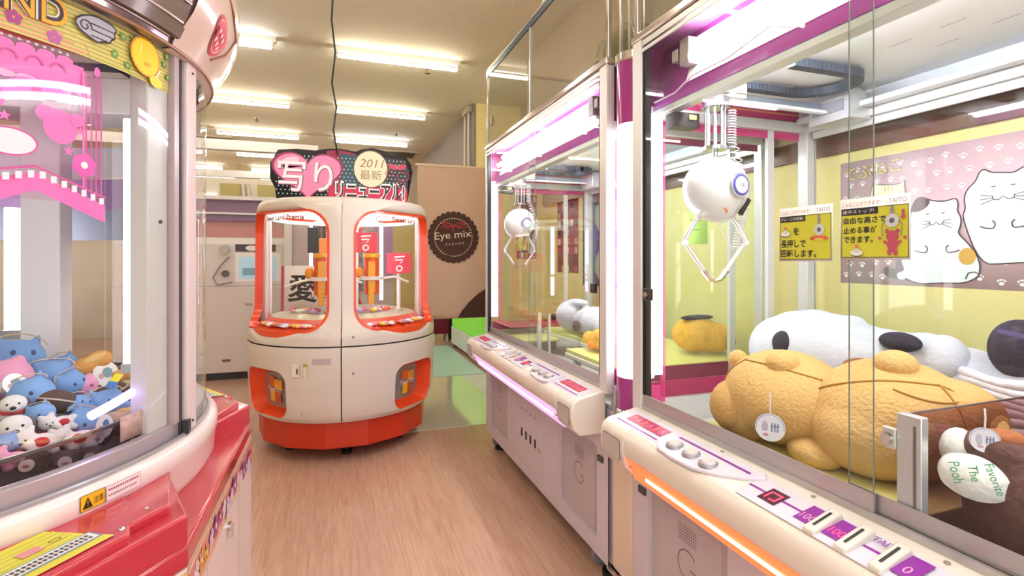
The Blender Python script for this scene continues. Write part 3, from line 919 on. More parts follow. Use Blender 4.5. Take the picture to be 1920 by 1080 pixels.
    for a, b, c_, d in ((.676, .94, .707, .944), (.676, .915, .68, .944), (.703, .915, .707, .944), (.69, .915, .707, .919)): g.rect(a, b, c_, d, LRED); g.w -= g.step
    g.w += g.step
    for e in (.785, .85, .98):
        g.rect(e-.02, .905, e+.02, .965, PUR); g.text('100' if e < .9 else '0', e, .915, .02, C('#f4a0c8', .3) if e != .85 else LRED, align='c', width=-sgn*(.03 if e < .9 else .012))
    g.text('TAITO', .925, .95, .016, PUR, align='c', width=-sgn*.055)
    g.build('console_print', T)
    for e in (.8175, .884, .95):
        m = MB(C('#d8d4cc', .35)); a, b = Y(e-.013), Y(e+.013)
        m.add([(x, y, zc(x)+w) for x, w in ((.885, 0), (.885, .010), (.965, .018), (.97, 0)) for y in (a, b)], [(0,1,3,2),(2,3,5,4),(4,5,7,6),(0,2,4,6),(1,3,5,7)])
        m.use(BLACK); m.add([(x, y, zc(x)+w) for x, w in ((.90, .0122), (.95, .0172)) for y in (Y(e-.003), Y(e+.003))], [(0,1,3,2)])
        m.build('coin_slot_housing', None, T, bevel=.004)
    for e in (.46, .74, 1.0, 1.3):
        MB(C('#b8b0a8', .3, metal=.6)).cyl(ct(e, .992, 0), ct(e, .992, .002), .005, n=10).build('screw', None, T)
    # light strip under the lip
    strip = lambda a, b, o: [(.903-o, .664), (.921-o, .602), (.9225-o, .6015), (.9045-o, .6645)]
    m = MB(ledcol); m.prism([(.870, .672), (.904, .602), (.918, .599), (.886, .672)], Y(.175), Y(LEN-.175), 'y'); m.build('light_cover', None, T)
    m = MB(led); m.tube([(.892, Y(.26), .636), (.892, Y(LEN-.26), .636)], .0085, 12); m.build('light_strip', None, T)
    for e in (.19, LEN-.19): MB(C('#b89a8c', .3, metal=.6)).cyl((.882, Y(e), .652), (.872, Y(e), .650), .004, n=8).build('screw', None, T)
    # feet and casters
    for x in (1.08, BX-.08):
        for e in (.10, LEN-.10):
            MB(BLACK).cyl((x, Y(e), .0), (x, Y(e), .02), .035).cyl((x, Y(e), .02), (x, Y(e), .10), .013).build('foot', None, T)
            ec = e+(.09 if e < 1 else -.075)*-1 if False else e
            y = Y(e+.085 if e < 1 else e+.045)
            MB(C('#8a868a', .4)).cyl((x, y-.014, .04), (x, y+.014, .04), .04).box(x-.02, x+.02, y-.02, y+.02, .075, .10).build('caster', None, T)
    # frame posts and rails
    m = MB(ALUW)
    bx(m, FX-.008, FX+.03, 0, .055, .77, ZT); bx(m, FX-.008, FX+.03, LEN-.03, LEN, .77, ZT)
    m.split('front_post', None, T, bevel=.004)
    m = MB(BLACK); bx(m, FX+.0, FX+.022, .055, .072, .78, ZT-.03); bx(m, FX, FX+.022, LEN-.047, LEN-.03, .78, ZT-.03); m.split('gasket', None, T)
    m = MB(CHROME); bx(m, FX-.012, FX+.03, -.005, LEN+.005, ZT-.005, ZT+.025); m.build('top_rail', None, T, bevel=.006)
    m = MB(ALU); bx(m, FX-.004, FX+.028, .055, LEN-.03, ZT-.028, ZT-.006); bx(m, FX-.006, FX+.0, .055, LEN-.03, ZT-.05, ZT-.036); m.build('glass_track', None, T, bevel=.002)
    m = MB(ALU); bx(m, FX-.004, FX+.004, .05, LEN-.03, .779, .797); bx(m, FX+.008, FX+.016, .05, LEN-.03, .779, .80); bx(m, FX+.02, FX+.045, .05, LEN-.03, .779, .793); m.build('sill_track', None, T)
    m = MB(C('#b9b2b4', .28, metal=.5)); bx(m, FX-.0006, FX+.0056, .05, .86, .797, .832); bx(m, FX+.011, FX+.016, .80, LEN-.03, .797, .832); m.build('glass_rail', None, T)
    for x in (BX-.05,):
        m = MB(ALUW); bx(m, x, BX, 0, .045, .70, 1.92); bx(m, x, BX, LEN-.045, LEN, .70, 1.92); m.split('back_post', None, T, bevel=.003)
    m = MB(ALUW); bx(m, BX-.045, BX, 0, LEN, 1.80, 1.86); bx(m, BX-.03, BX-.02, .05, LEN-.05, 1.772, 1.80)
    for a in (0, LEN-.03): bx(m, FX+.03, BX-.05, a, a+.03, 1.80, 1.84)
    for a in (0, LEN-.03): bx(m, FX+.03, BX-.05, a, a+.03, .70, .80)
    m.split('inner_rail', None, T, bevel=.003)
    for a in (.006, LEN-.01):
        # secondary mullion of the end pane
        m = MB(ALUW); bx(m, 1.60, 1.63, a-.004, a+.012, .80, 1.80); m.build('end_mullion', None, T)
    # ceiling box
    CE = C('#f2f4f6', .35)
    m = MB(CE); bx(m, 1.12, BX, .002, LEN-.002, 1.905, 1.925); m.build('ceiling_panel', None, T)
    m = MB(C('#cdd5db', .35)); bx(m, BX-.004, BX, .002, LEN-.002, 1.86, 1.915); m.build('back_header', None, T)
    g = G(lambda u, v, w: Vector((v, Y(u), 1.905-w)))
    for e, x in ((.55, 1.5), (.60, 1.62), (.68, 1.5), (.74, 1.6), (.86, 1.55)):
        g.rect(e, x, e+.06, x+.003, C('#8a8e90', .5)); g.w -= g.step
    g.build('vent_slit', T)
    m = MB(C('#dfe3e6', .3, metal=.3)); bx(m, 1.07, 1.115, .01, LEN-.01, 1.80, 1.822); bx(m, 1.075, 1.08, .01, LEN-.01, 1.822, 1.83); bx(m, BX-.09, BX-.05, .03, LEN-.03, 1.83, 1.85); m.build('gantry_rail', None, T, bevel=.002)
    MG = C('#e070e0', .25, coat=.4)
    m = MB(MG); m.add([(1.07, Y(.01), 1.824), (1.07, Y(LEN-.01), 1.824), (1.13, Y(LEN-.01), 2.05), (1.13, Y(.01), 2.05)], [(0,1,2,3)])
    m.build('reflector', None, T, solid=.003)
    m = MB(C('#8c2468', .35)); bx(m, 1.005+.02, 1.14, .012, .018, 1.82, 2.05); bx(m, 1.025, 1.14, LEN-.018, LEN-.012, 1.82, 2.05); m.split('reflector_end', None, T)
    m = MB(C('#9c5a8c', .35)); bx(m, 1.03, 1.135, .02, LEN-.02, 2.045, 2.052); m.build('reflector_roof', None, T)
    m = MB(C('#f3ecf2', .2)); m.add([(1.074, Y(.2), 1.868), (1.074, Y(LEN-.1), 1.868), (1.125, Y(LEN-.1), 2.03), (1.125, Y(.2), 2.03)], [(0,1,2,3)]) 
    m.build('glare_sheet', None, T)  # white sheet added so the tubes' glare looks wider
    tg = glow('machine_tube', '#fff6fb', MTUBE)
    for x, z in ((1.062, 1.935), (1.095, 1.99)):
        m = MB(tg); m.cyl((x, Y(.245), z), (x, Y(LEN-.12), z), .014, n=14); m.build('tube_lamp', None, T)
    m = MB(glow('fill_tube', '#fdfcff', FILL_TUBE)); m.cyl((1.15, Y(.12), 1.885), (1.15, Y(LEN-.12), 1.885), .011, n=12); m.build('tube_lamp', None, T)  # unseen tube added behind the header as fill light
    m = MB(C('#a89aa0', .3, metal=.5)); bx(m, 1.05, 1.11, .20, .245, 1.915, 2.0); bx(m, 1.05, 1.11, .16, .19, 1.94, 1.98); m.build('lamp_socket', None, T, bevel=.003)
    m = MB(C('#f4e6f2', .3)); m.tube([(1.06, Y(.05), 1.845), (1.07, Y(.15), 1.85), (1.062, Y(.25), 1.875), (1.066, Y(.4), 1.875), (1.064, Y(.55), 1.90), (1.068, Y(.62), 1.87)], .003, 6); m.build('wire', None, T)
    # magenta end boards seen through the end panes
    for a in (.012, LEN-.016):
        m = MB(C('#b4346c', .3)); bx(m, 1.15, BX-.06, a, a+.004, 1.845, 1.90); bx(m, 1.15, BX-.06, a, a+.004, 1.77, 1.798)
        m.use(C('#e09a5c', .4)); bx(m, 1.2, BX-.06, a-.001, a+.005, 1.868, 1.873)
        m.use(C('#a8285c', .3)); bx(m, 1.05, BX-.06, a, a+.004, .802, .86); m.split('end_board', None, T)
    # glowing strips added inside the corners for the lit column's image, finely striped
    CL = glow('corner_glow', '#fbf4ff', 3.2)
    m = MB(CL); bx(m, 1.035, 1.075, .06, .075, .90, 1.80); m.split('column_image', None, T)
    m = MB(CL); bx(m, 1.035, 1.075, LEN-.06, LEN-.045, .90, 1.80); m.split('column_image', None, T)
    m = MB(stripe_mat())
    for i in range(5):
        x = 1.077+i*.004
        bx(m, x, x+.0015, .062, .0635, .82, 1.78); bx(m, x, x+.0015, LEN-.0635, LEN-.062, .82, 1.78)
    bx(m, 1.04, 1.095, .06, .062, .80, .86); m.build('corner_stripe', None, T)
    # panes
    m = MB(GLASS); bx(m, FX, FX+.005, .05, .86, .797, ZT-.03); m.build('sliding_glass', None, T)
    m = MB(GLASS); bx(m, FX+.011, FX+.016, .80, LEN-.03, .797, ZT-.03); m.build('sliding_glass', None, T)
    m = MB(C('#7c8480', .2)); bx(m, FX-.0002, FX+.0018, .8585, .8602, .797, ZT-.03); bx(m, FX+.0108, FX+.0128, .7988, .8005, .797, ZT-.03); m.split('glass_edge', None, T)
    for a in (.003, LEN-.007):
        m = MB(GLASS); bx(m, FX+.03, BX-.05, a, a+.004, .80, 1.80); m.build('end_glass', None, T)
    m = MB(GLASS); bx(m, BX-.012, BX-.008, .045, LEN-.045, .80, 1.80); m.build('back_glass', None, T)
    MB(C('#3a3634', .3, metal=.6)).box(FX-.02, FX-.004, Y(.10)-.022, Y(.10)+.012, 1.16, 1.20).build('lock_block', None, T, bevel=.003)
    MB(CHROME).cyl((FX-.026, Y(.105), 1.18), (FX-.018, Y(.105), 1.18), .010, n=16).build('lock', None, T)
    # upper display box
    m = MB(CHROME)
    for e in (0, LEN-.02): bx(m, FX, FX+.018, e, e+.02, ZT+.025, 2.61)
    bx(m, FX, FX+.018, 0, LEN, 2.60, 2.618); bx(m, BX-.03, BX-.012, 0, LEN, 2.60, 2.618)
    for e in (0, LEN-.018): bx(m, FX, BX-.012, e, e+.018, 2.60, 2.618); bx(m, BX-.03, BX-.012, e, e+.018, ZT+.02, 2.61)
    m.build('upper_frame', None, T, bevel=.003)
    m = MB(C('#3c5a72', .3, metal=.5))
    bx(m, FX+.004, FX+.012, .02, LEN-.02, 2.565, 2.60); m.use(C('#a8b8c4', .2, metal=.8))
    for i in range(3): bx(m, FX+.002, FX+.004, .02, LEN-.02, 2.568+i*.011, 2.572+i*.011)
    m.build('upper_track', None, T)
    m = MB(ACRYL); bx(m, FX+.006, FX+.010, .02, LEN-.02, ZT+.025, 2.57); bx(m, BX-.022, BX-.018, .02, LEN-.02, ZT+.025, 2.6)
    for e in (.008, LEN-.012): bx(m, FX+.018, BX-.03, e, e+.004, ZT+.025, 2.6)
    m.build('upper_glass', None, T)
    m = MB(ALU); bx(m, FX+.004, FX+.014, .86-.008, .86+.008, ZT+.025, 2.57); m.build('upper_mullion', None, T)
    m = MB(C('#6c6a68', .4, metal=.4)); bx(m, FX-.004, FX+.004, LEN-.14, LEN-.10, ZT+.14, ZT+.20); m.build('upper_latch', None, T, bevel=.003)
    m = MB(C('#cfcac4', .4)); bx(m, FX+.03, BX, .0, LEN, ZT-.004, ZT+.006); m.build('roof_panel', None, T)
    return T
M_NEAR = crane_machine(1.59, -1, 'white crane prize machine on the right, nearest the camera, with an orange light strip', glow('led_warm', '#ffd890', 4), C('#ff5c34', .4, em=1.0), True)
M_FAR = crane_machine(1.775, 1, 'white crane prize machine farther along the aisle, with a pinkish white light strip', glow('led_cool', '#f4dcff', 2.6), C('#d4a8dc', .4, em=.45), False)
# inner floors
def floor_part(T, boxes, mt, name='prize_floor'):
    m = MB(mt)
    for b in boxes: m.box(*b)
    return m.build(name, None, T, bevel=.003)
YEL = C('#dfd98a', .4)
floor_part(M_NEAR, [(1.045, 1.76, .70, 1.33, .775, .79), (1.46, 1.76, -.05, .70, .775, .79)], YEL)
floor_part(M_NEAR, [(1.045, 1.76, 1.33, 1.58, .70, .712), (1.045, 1.76, 1.325, 1.333, .71, .79)], C('#e8e6ea', .3), 'well_floor')
floor_part(M_NEAR, [(1.045, 1.46, -.05, .70, .70, .712)], C('#8a6a70', .4), 'chute_floor')
floor_part(M_FAR, [(1.045, 1.76, 1.80, 3.44, .70, .712)], C('#e4e0dc', .3), 'well_floor')
t_ = MB(C('#e4e28c', .35)); 
t_.box(1.09, 1.76, 1.83, 2.33, .835, .855); t_.box(1.30, 1.76, 2.33, 3.10, .835, .855); t_.box(1.06, 1.3, 2.86, 3.2, .80, .815)
t_.use(C('#f0eee8', .4)); t_.box(1.085, 1.765, 1.825, 2.335, .815, .835); t_.box(1.295, 1.765, 2.335, 3.105, .815, .835)
for x, y in ((1.12, 2.28), (1.12, 1.86), (1.7, 1.86), (1.7, 3.05), (1.33, 3.05)): t_.box(x, x+.03, y, y+.03, .712, .815)
t_.build('prize_platform', None, M_FAR, bevel=.003)
floor_part(M_FAR, [(1.06, 1.4, 3.1, 3.42, .86, .865)], C('#b03a54', .4), 'chute_flap')
m = MB(ACRYL); m.box(1.05, 1.054, 2.6, 3.1, .72, 1.0); m.box(1.05, 1.5, 2.58, 2.584, .72, 1.0); m.build('chute_guard', None, M_FAR)
MB(C('#dfe2e4', .2, metal=.4)).box(1.04, 1.06, 2.575, 2.595, .72, 1.01).box(1.10, 1.115, 2.575, 2.59, .72, 1.0).build('guard_post', None, M_FAR)
# smoky chute guard in the near machine
m = MB(SMOKE); m.box(1.04, 1.47, .69, .694, .712, 1.0); m.box(1.465, 1.469, .0, .69, .712, 1.0); m.build('chute_guard', None, M_NEAR)
m = MB(C('#5a4a50', .3)); m.box(1.04, 1.47, .6895, .6945, .999, 1.0015); m.box(1.4645, 1.4695, .0, .69, .999, 1.0015); m.split('guard_edge', None, M_NEAR)
gp = MB(C('#d3d3d8', .25, metal=.5)).box(1.03, 1.05, .655, .70, .797, 1.003).build('guard_post', None, M_NEAR, bevel=.002)
MB(C('#7a787e', .3, metal=.5)).box(1.0285, 1.03, .664, .669, .80, .985).build('post_groove', None, gp)
MB(ALUW).box(1.026, 1.036, .70, .725, .93, .97).build('lock_tab', None, gp, bevel=.002)
MB(CHROME).cyl((1.016, .712, .95), (1.03, .712, .95), .010).build('lock', None, gp)

# lit column between the machines
t = thing('light_column', 'round lit column with purple striped ends between the two crane machines', 'light column', (1.075, 1.683, 0))
cc = (1.075, 1.683); rr_ = .070
MB(C('#d8c4b0', .18, coat=.8)).box(1.012, 1.15, 1.597, 1.768, .10, .70).build('lower_housing', None, t, bevel=.03, seg=5)
MB(CHROME).lathe([(rr_, .70), (rr_+.004, .705), (rr_+.004, .735), (rr_, .74)], cc, 40).build('lower_ring', None, t)
PA = C('#9c2a80', .15, coat=.8)
MB(PA).lathe([(rr_, .74), (rr_, .86)], cc, 40).lathe([(rr_, 1.80), (rr_, 2.04)], cc, 40).build('purple_sleeve', None, t)
MB(glow('column_glow', '#fffafd', 3.0)).lathe([(rr_-.002, .86), (rr_-.002, 1.80)], cc, 40).build('lit_sleeve', None, t)
m = MB(C('#d03a8c', .3))
for i in range(72):
    a = 2*PI*i/72; da = .024
    for z0, z1 in ((.86, .99), (1.75, 1.80)):
        p = [(cc[0]+(rr_+.0008)*math.cos(a+s*da), cc[1]+(rr_+.0008)*math.sin(a+s*da)) for s in (-.5, .5)]
        m.add([(p[0][0], p[0][1], z0), (p[1][0], p[1][1], z0), (p[1][0], p[1][1], z1), (p[0][0], p[0][1], z1)], [(0,1,2,3)])
m.build('stripe_print', None, t)
MB(CHROME).lathe([(rr_, 2.03), (rr_+.006, 2.035), (rr_+.006, 2.06), (rr_, 2.065)], cc, 40).build('upper_ring', None, t)
MB(ACRYL).lathe([(rr_-.004, 2.06), (rr_-.004, 2.61)], cc, 40).build('clear_tube', None, t)
m = MB(CHROME)
for a in (150, 215, 270): m.cyl((cc[0]+.055*math.cos(R(a)), cc[1]+.055*math.sin(R(a)), 2.06), (cc[0]+.055*math.cos(R(a)), cc[1]+.055*math.sin(R(a)), 2.61), .005, n=10)
m.build('inner_rod', None, t)
MB(CHROME).box(1.0, 1.012, 1.595, 1.77, .10, .11).build('foot_plate', None, t)

# ---------------------------------------------------------------- cranes
def crane(cx, cy, lab, th=0):
    t = thing('crane_claw', lab, 'crane', (cx, cy, 1.53))
    W = C('#e6e6ee', .2, coat=.6)
    M = Matrix.Translation((cx, cy, 1.53)) @ Matrix.Rotation(R(th), 4, 'Z')
    m = MB(W); m.ell((0, 0, 0), (.108, .100, .108), M, 36, 24); m.build('head', None, t, smooth=180)
    m = MB(C('#c4c4d0', .25)); 
    pts = [(M @ Vector((.03, .101*math.cos(R(a)), .109*math.sin(R(a))))) for a in range(0, 360, 10)]
    m.tube(pts, .0015, 6, closed=True); m.build('seam', None, t)
    hd = Vector((-.35, -.93, .06)).normalized()       # towards the aisle and camera
    x, y = frame(hd)
    def face(dirv, a, b, col, name, d=.004, r0=.1045):
        dirv = Vector(dirv).normalized(); x, y = frame(dirv)
        c0 = Vector((cx, cy, 1.53))+dirv*r0; n = 28
        m = MB(col); lo = [c0+x*a*math.cos(2*PI*i/n)+y*b*math.sin(2*PI*i/n)-dirv*.012 for i in range(n)]; hi = [p+dirv*(.012+d) for p in lo]
        m.loft([lo, hi], caps=True); return m.build(name, None, t, bevel=.001)
    dv = (.11, -.99, .02)
    face(dv, .040, .040, C('#c8c8d2', .2, metal=.5), 'badge_rim', .004, .100)
    face(dv, .034, .034, C('#4a4a9c', .3), 'badge_ring', .006, .100); face(dv, .027, .027, W, 'badge', .008, .100)
    c0 = Vector((cx, cy, 1.53))+Vector(dv).normalized()*.109; bx_, by_ = frame(dv)
    g = G(lambda u, v, w: c0+Vector((.99, .11, 0))*u+Vector((0, 0, 1))*v+Vector(dv).normalized()*w)
    g.text('CE', 0, -.006, .012, C('#5a5a68', .4), align='c'); g.build('badge_print', t)
    face((-.95, -.2, .02), .017, .028, C('#5c6674', .2), 'vent_opening', .001, .102)
    face((-.35, -.55, -.80), .03, .02, C('#f0a07c', .3), 'orange_marker', .001, .101)
    m = MB(BLACK); d3 = M @ Vector((.058, -.062, -.062)); m.box(-.006, .006, -.012, .0, -.03, .03, Matrix.Translation(d3) @ Matrix.Rotation(.6, 4, 'Y')); m.build('arm_slot', None, t)
    # suspension
    m = MB(C('#c4c6cc', .15, metal=.9))
    for i in range(8):
        a = 2*PI*i/8; m.cyl((cx+.03*math.cos(a), cy+.03*math.sin(a), 1.665), (cx+.03*math.cos(a), cy+.03*math.sin(a), 1.82), .004, n=8)
    m.cyl((cx, cy, 1.80), (cx, cy, 1.83), .045); m.cyl((cx, cy, 1.66), (cx, cy, 1.672), .04); m.cyl((cx, cy, 1.63), (cx, cy, 1.66), .008); m.build('lift_rods', None, t)
    m = MB(C('#eceaf0', .35)); m.tube([(cx+.06+.014*math.cos(i*.9), cy+.012*math.sin(i*.9)-.01, 1.80-.0013*i) for i in range(90)] + [(cx+.066+i*.0009+.015*math.cos(i*.9), cy-.01+.014*math.sin(i*.9), 1.683-.0026*i) for i in range(60)]+[(cx+.122-i*.0003+.015*math.cos(i*.9), cy-.01+.014*math.sin(i*.9), 1.527-.0013*i) for i in range(150)]+[(cx+.02+.012*math.cos(i*.9)+.0, cy+.02, 1.42+.001*i) for i in range(2)], .0022, 5)
    m.build('coiled_cable', None, t, smooth=180)
    # claw arms
    AR = C('#e6dfe2', .25, metal=.4)
    for s in (-1, 1):
        ax = Vector((.81, -.30, 0)) if True else 0
        P_ = lambda r, z: Vector((cx, cy, 0))+Vector((.94, -.33, 0))*(s*r)+Vector((0, 0, z))
        m = MB(AR); m.tube([P_(.055, 1.44), P_(.075, 1.41), P_(.10, 1.365), P_(.098, 1.34)], .0085, 8)
        m.tube([P_(.098, 1.35), P_(.03, 1.25)], .0075, 8); m.build('claw_arm', None, t, smooth=60)
        m = MB(CHROME); m.tube([P_(.038, 1.26), P_(.018, 1.232), P_(.0, 1.225)], [.010, .008, .004], 8); m.build('claw_tip', None, t)
        MB(CHROME).cyl(P_(.1, 1.353)+Vector((.33, .94, 0))*.012, P_(.1, 1.353)-Vector((.33, .94, 0))*.012, .008).build('claw_joint', None, t)
    return t
crane(1.20, 1.40, 'white round crane head with long claws hanging in the nearest crane machine')
crane(1.185, 3.26, 'white round crane head with long claws hanging in the farther crane machine')
def gantry(cx, cy, lab):
    t = thing('gantry', lab, 'machine part', (1.4, cy, 1.85))
    m = MB(C('#9aa6b4', .3, metal=.5)); m.box(1.10, 1.70, cy+.01, cy+.045, 1.835, 1.865); m.build('beam', None, t, bevel=.003)
    MB(C('#eef0f2', .3)).box(1.16, 1.72, cy-.02, cy+.0, 1.822, 1.832).build('guide', None, t)
    m = MB(C('#e4e2dc', .3)); m.box(cx-.04, cx+.10, cy-.035, cy+.05, 1.832, 1.885); m.build('carriage', None, t, bevel=.004)
    m = MB(C('#b8b49a', .4)); m.box(cx-.02, cx+.02, cy-.05, cy-.035, 1.84, 1.87); m.box(cx+.05, cx+.09, cy-.045, cy-.035, 1.845, 1.875); m.build('carriage_parts', None, t)
    m = MB(C('#414b58', .5))
    path = [(1.20+.33*i/20, 1.882) for i in range(21)]
    for x, z in path[::1]: m.box(x-.007, x+.007, cy-.03, cy+.005, z-.012, z+.010)
    for i in range(19):
        a = R(90-10*i)
        m.box(-.009, .009, -.016, .016, -.013, .013, Matrix.Translation((1.53+.105*math.cos(a), cy-.115+.105*math.sin(a), 1.884)) @ Matrix.Rotation(a-PI/2, 4, 'Z'))
    for i in range(14): m.box(1.53-.018*i-.008, 1.53-.018*i+.008, cy-.236, cy-.204, 1.871, 1.897)
    m.build('cable_chain', None, t)
    m = MB(C('#c9cacf', .3, metal=.4)); m.prism([(1.68, 1.79), (1.79, 1.79), (1.79, 1.85), (1.74, 1.895), (1.68, 1.895)], cy-.10, cy+.06, 'y'); m.build('motor_box', None, t, bevel=.003)
    MB(C('#8c8e96', .4)).box(1.675, 1.68, cy-.08, cy+.04, 1.82, 1.86).build('motor_window', None, t)
    m = MB(DARK); m.box(cx-.13, cx-.03, cy+.04, cy+.09, 1.74, 1.79); m.use(C('#c8c070', .4)); m.box(cx-.075, cx-.045, cy+.035, cy+.04, 1.765, 1.782); m.build('sensor_box', None, t, bevel=.002)
gantry(1.20, 1.40, 'steel gantry with dark cable chain carrying the crane of the nearest machine')
gantry(1.185, 3.26, 'steel gantry carrying the crane of the farther machine')

# ---------------------------------------------------------------- posters on the yellow wall
wall = lambda u, v, w: Vector((1.8995-w, u, v))   # u = world y (falls to the right in view)
t = thing('cat_poster', 'pink paw-print poster of fat white cats on the yellow wall in the nearest machine', 'poster', (1.9, 1.0, 1.2))
INK = C('#4a3440', .6); WC = C('#eef0f6', .6)
g = G(wall, .00015, .001)
PKB = C('#eec4d2', .6)
g.plate(1.505, 1.205, .45, 1.675, .002, PKB); g.w = .001
random.seed(5)
for i in range(189):
    u, v = 1.488-.0495*(i % 21)-.02*(i//21 % 2)-.012*random.random(), 1.222+.05*(i//21)+.016*random.random()
    r = .012; g.ell(u, v, r*.6, r*.45, C('#fbeaf2', .6), n=8)
    for a in (40, 75, 105, 140): g.ell(u+r*math.cos(R(a)), v+r*math.sin(R(a)), r*.25, r*.3, C('#fbeaf2', .6), n=6); g.w -= g.step
    g.w -= g.step
g.w += .0004
catB = [(1.038, 1.283), (1.088, 1.434), (1.076, 1.458), (1.082, 1.49), (1.073, 1.52), (1.049, 1.542), (1.041, 1.568), (1.028, 1.578), (1.01, 1.563), (.979, 1.559), (.954, 1.554), (.935, 1.566), (.915, 1.575), (.895, 1.56), (.885, 1.53), (.875, 1.49), (.872, 1.44), (.845, 1.38), (.825, 1.33), (.83, 1.295), (.88, 1.285), (.929, 1.29), (.979, 1.284)]
def smoothp(pts, it=2):
    for _ in range(it):
        o = []
        for i in range(len(pts)):
            a, b = pts[i], pts[(i+1) % len(pts)]
            o += [(a[0]*.75+b[0]*.25, a[1]*.75+b[1]*.25), (a[0]*.25+b[0]*.75, a[1]*.25+b[1]*.75)]
        pts = o
    return pts
B = smoothp(catB); g.poly(B, WC); g.stroke(B+B[:1], .004, INK)
for s in (1.004, .955): g.stroke([(s+.006, 1.519), (s-.006, 1.52)], .0025, INK)
def mouth(cu, cv, k):
    g.stroke([(cu+.028*k, cv+.005), (cu+.026*k, cv-.006*k), (cu+.012*k, cv-.009*k), (cu, cv+.002), (cu-.012*k, cv-.009*k), (cu-.026*k, cv-.006*k), (cu-.028*k, cv+.005)], .0022, INK)
    for s in (-1, 1):
        for dv in (.006, -.003, -.012): g.stroke([(cu+s*.024*k, cv+dv*.5), (cu+s*.058*k, cv+dv*1.6)], .0016, INK); g.w -= g.step
    g.w += g.step
mouth(.979, 1.487, 1)
def paw(c_, v_, s, k): g.stroke([(c_+k*s*(.010*math.cos(R(a))-.003), v_+k*.012*math.sin(R(a))) for a in range(100, 261, 20)][::1]+[(c_+.012*s*k, v_-.010*k), (c_+.026*s*k, v_-.004*k)], .0035, INK)
for c_, s in ((1.012, 1), (.945, -1)): paw(c_, 1.404, s, 1)
catA = [(1.176, 1.495), (1.134, 1.487), (1.101, 1.498), (1.096, 1.469), (1.101, 1.457), (1.087, 1.431), (1.091, 1.4), (1.099, 1.383), (1.071, 1.351), (1.047, 1.314), (1.037, 1.281), (1.039, 1.253), (1.047, 1.239), (1.081, 1.221), (1.131, 1.221), (1.174, 1.217), (1.207, 1.214), (1.241, 1.222), (1.27, 1.238), (1.28, 1.272), (1.262, 1.334), (1.24, 1.396), (1.243, 1.445), (1.236, 1.48), (1.222, 1.508), (1.20, 1.508)]
g.poly([(1.335, 1.256), (1.33, 1.268), (1.32, 1.27), (1.265, 1.252), (1.262, 1.228), (1.31, 1.23), (1.33, 1.24)], C('#6a565c', .6))
A_ = smoothp(catA); g.poly(A_, WC); g.stroke(A_+A_[:1], .004, INK)
g.poly(smoothp([(1.243, 1.462), (1.236, 1.488), (1.222, 1.51), (1.20, 1.512), (1.176, 1.496), (1.19, 1.472), (1.215, 1.46)]), C('#6a464c', .6))
g.ell(1.072, 1.307, .024, .027, C('#d9a54a', .6))
for s in (1.187, 1.14): g.stroke([(s+.005, 1.45), (s-.005, 1.451)], .0025, INK)
mouth(1.16, 1.42, .75)
for c_, s in ((1.20, 1), (1.118, -1)): paw(c_, 1.332, s, 1)
g.stroke([(1.076, 1.236), (1.068, 1.255), (1.05, 1.258), (1.038, 1.25)], .003, INK)
g.poly([(1.29, 1.30), (1.275, 1.305), (1.262, 1.262), (1.29, 1.235)], C('#7a646c', .6)); g.ell(1.27, 1.24, .016, .014, WC)
tb = [(1.395, 1.50), (1.383, 1.535), (1.372, 1.582), (1.356, 1.572), (1.30, 1.565), (1.275, 1.566), (1.262, 1.578), (1.258, 1.535), (1.255, 1.50)]
g.poly(tb, C('#f6dcc0', .6)); g.stroke(tb, .0025, INK)
for i in range(3): g.rect(1.33-i*.012, 1.545, 1.326-i*.012, 1.562, C('#dcae7c', .6))
mir = G(lambda u, v, w: Vector((1.8995-w, 1.485-u, v)), .0003, .002)
mir.text('でぶねこ', 0, 1.60, .05, C('#7c6a54', .6), width=.215, off=.03, rot=.06)
mir.text('でぶねこ', .001, 1.601, .048, C('#f2d890', .6), width=.212, rot=.06)
mir.build('title', t)
g.build('print', t)
t = thing('blue_poster', 'blue poster with pale discs and green bottles seen through the far machine', 'poster', (1.9, 3.6, 1.1))
g = G(wall); g.plate(3.74, 1.09, 3.2, 1.81, .002, C('#3a5cb4', .5))
for v in (1.25, 1.62):
    for u in (3.66, 3.52, 3.3):
        g.ell(u-.08, v, .08, .12, C('#c4d2d0', .5)) if u != 3.66 else None
        g.ell(u, v-.01, .014, .05, C('#9cc06c', .5)); g.rect(u-.005, v+.03, u+.005, v+.08, C('#9cc06c', .5))
g.rect(3.74, 1.44, 3.2, 1.455, C('#5a7cd0', .5)); g.build('print', t)
def red_poster(fn, name, lab, w_, h_, seed):
    t = thing('poster', lab, 'poster', tuple(fn(0, 0, 0)))
    g = G(fn); random.seed(seed)
    g.plate(0, 0, w_, h_, .002, C('#8c3a50', .5))
    for i in range(5):
        for j in range(8):
            if random.random() < .8:
                g.rect(w_*(i+.1)/5, h_*(j+.1)/8, w_*(i+.85)/5, h_*(j+.8)/8, C(random.choice(['#c8586c', '#e8d8d4', '#5c2a3c', '#a84a80', '#d8a494']), .5)); g.w -= g.step
    g.w += g.step
    g.build('print', t)
red_poster(lambda u, v, w: Vector((1.8995-w, 4.24-u, 1.18+v)), 'a', 'dark red poster on the yellow wall right of the far crane head', .42, .62, 2)
red_poster(lambda u, v, w: Vector((1.62+u, 4.549-w, 1.3+v)), 'b', 'narrow reddish poster on the yellow partition behind the far crane head', .2, .6, 4)
t = thing('green_note', 'small light green note stuck behind the nearest crane claw', 'note', (1.52, 1.62, 1.3))
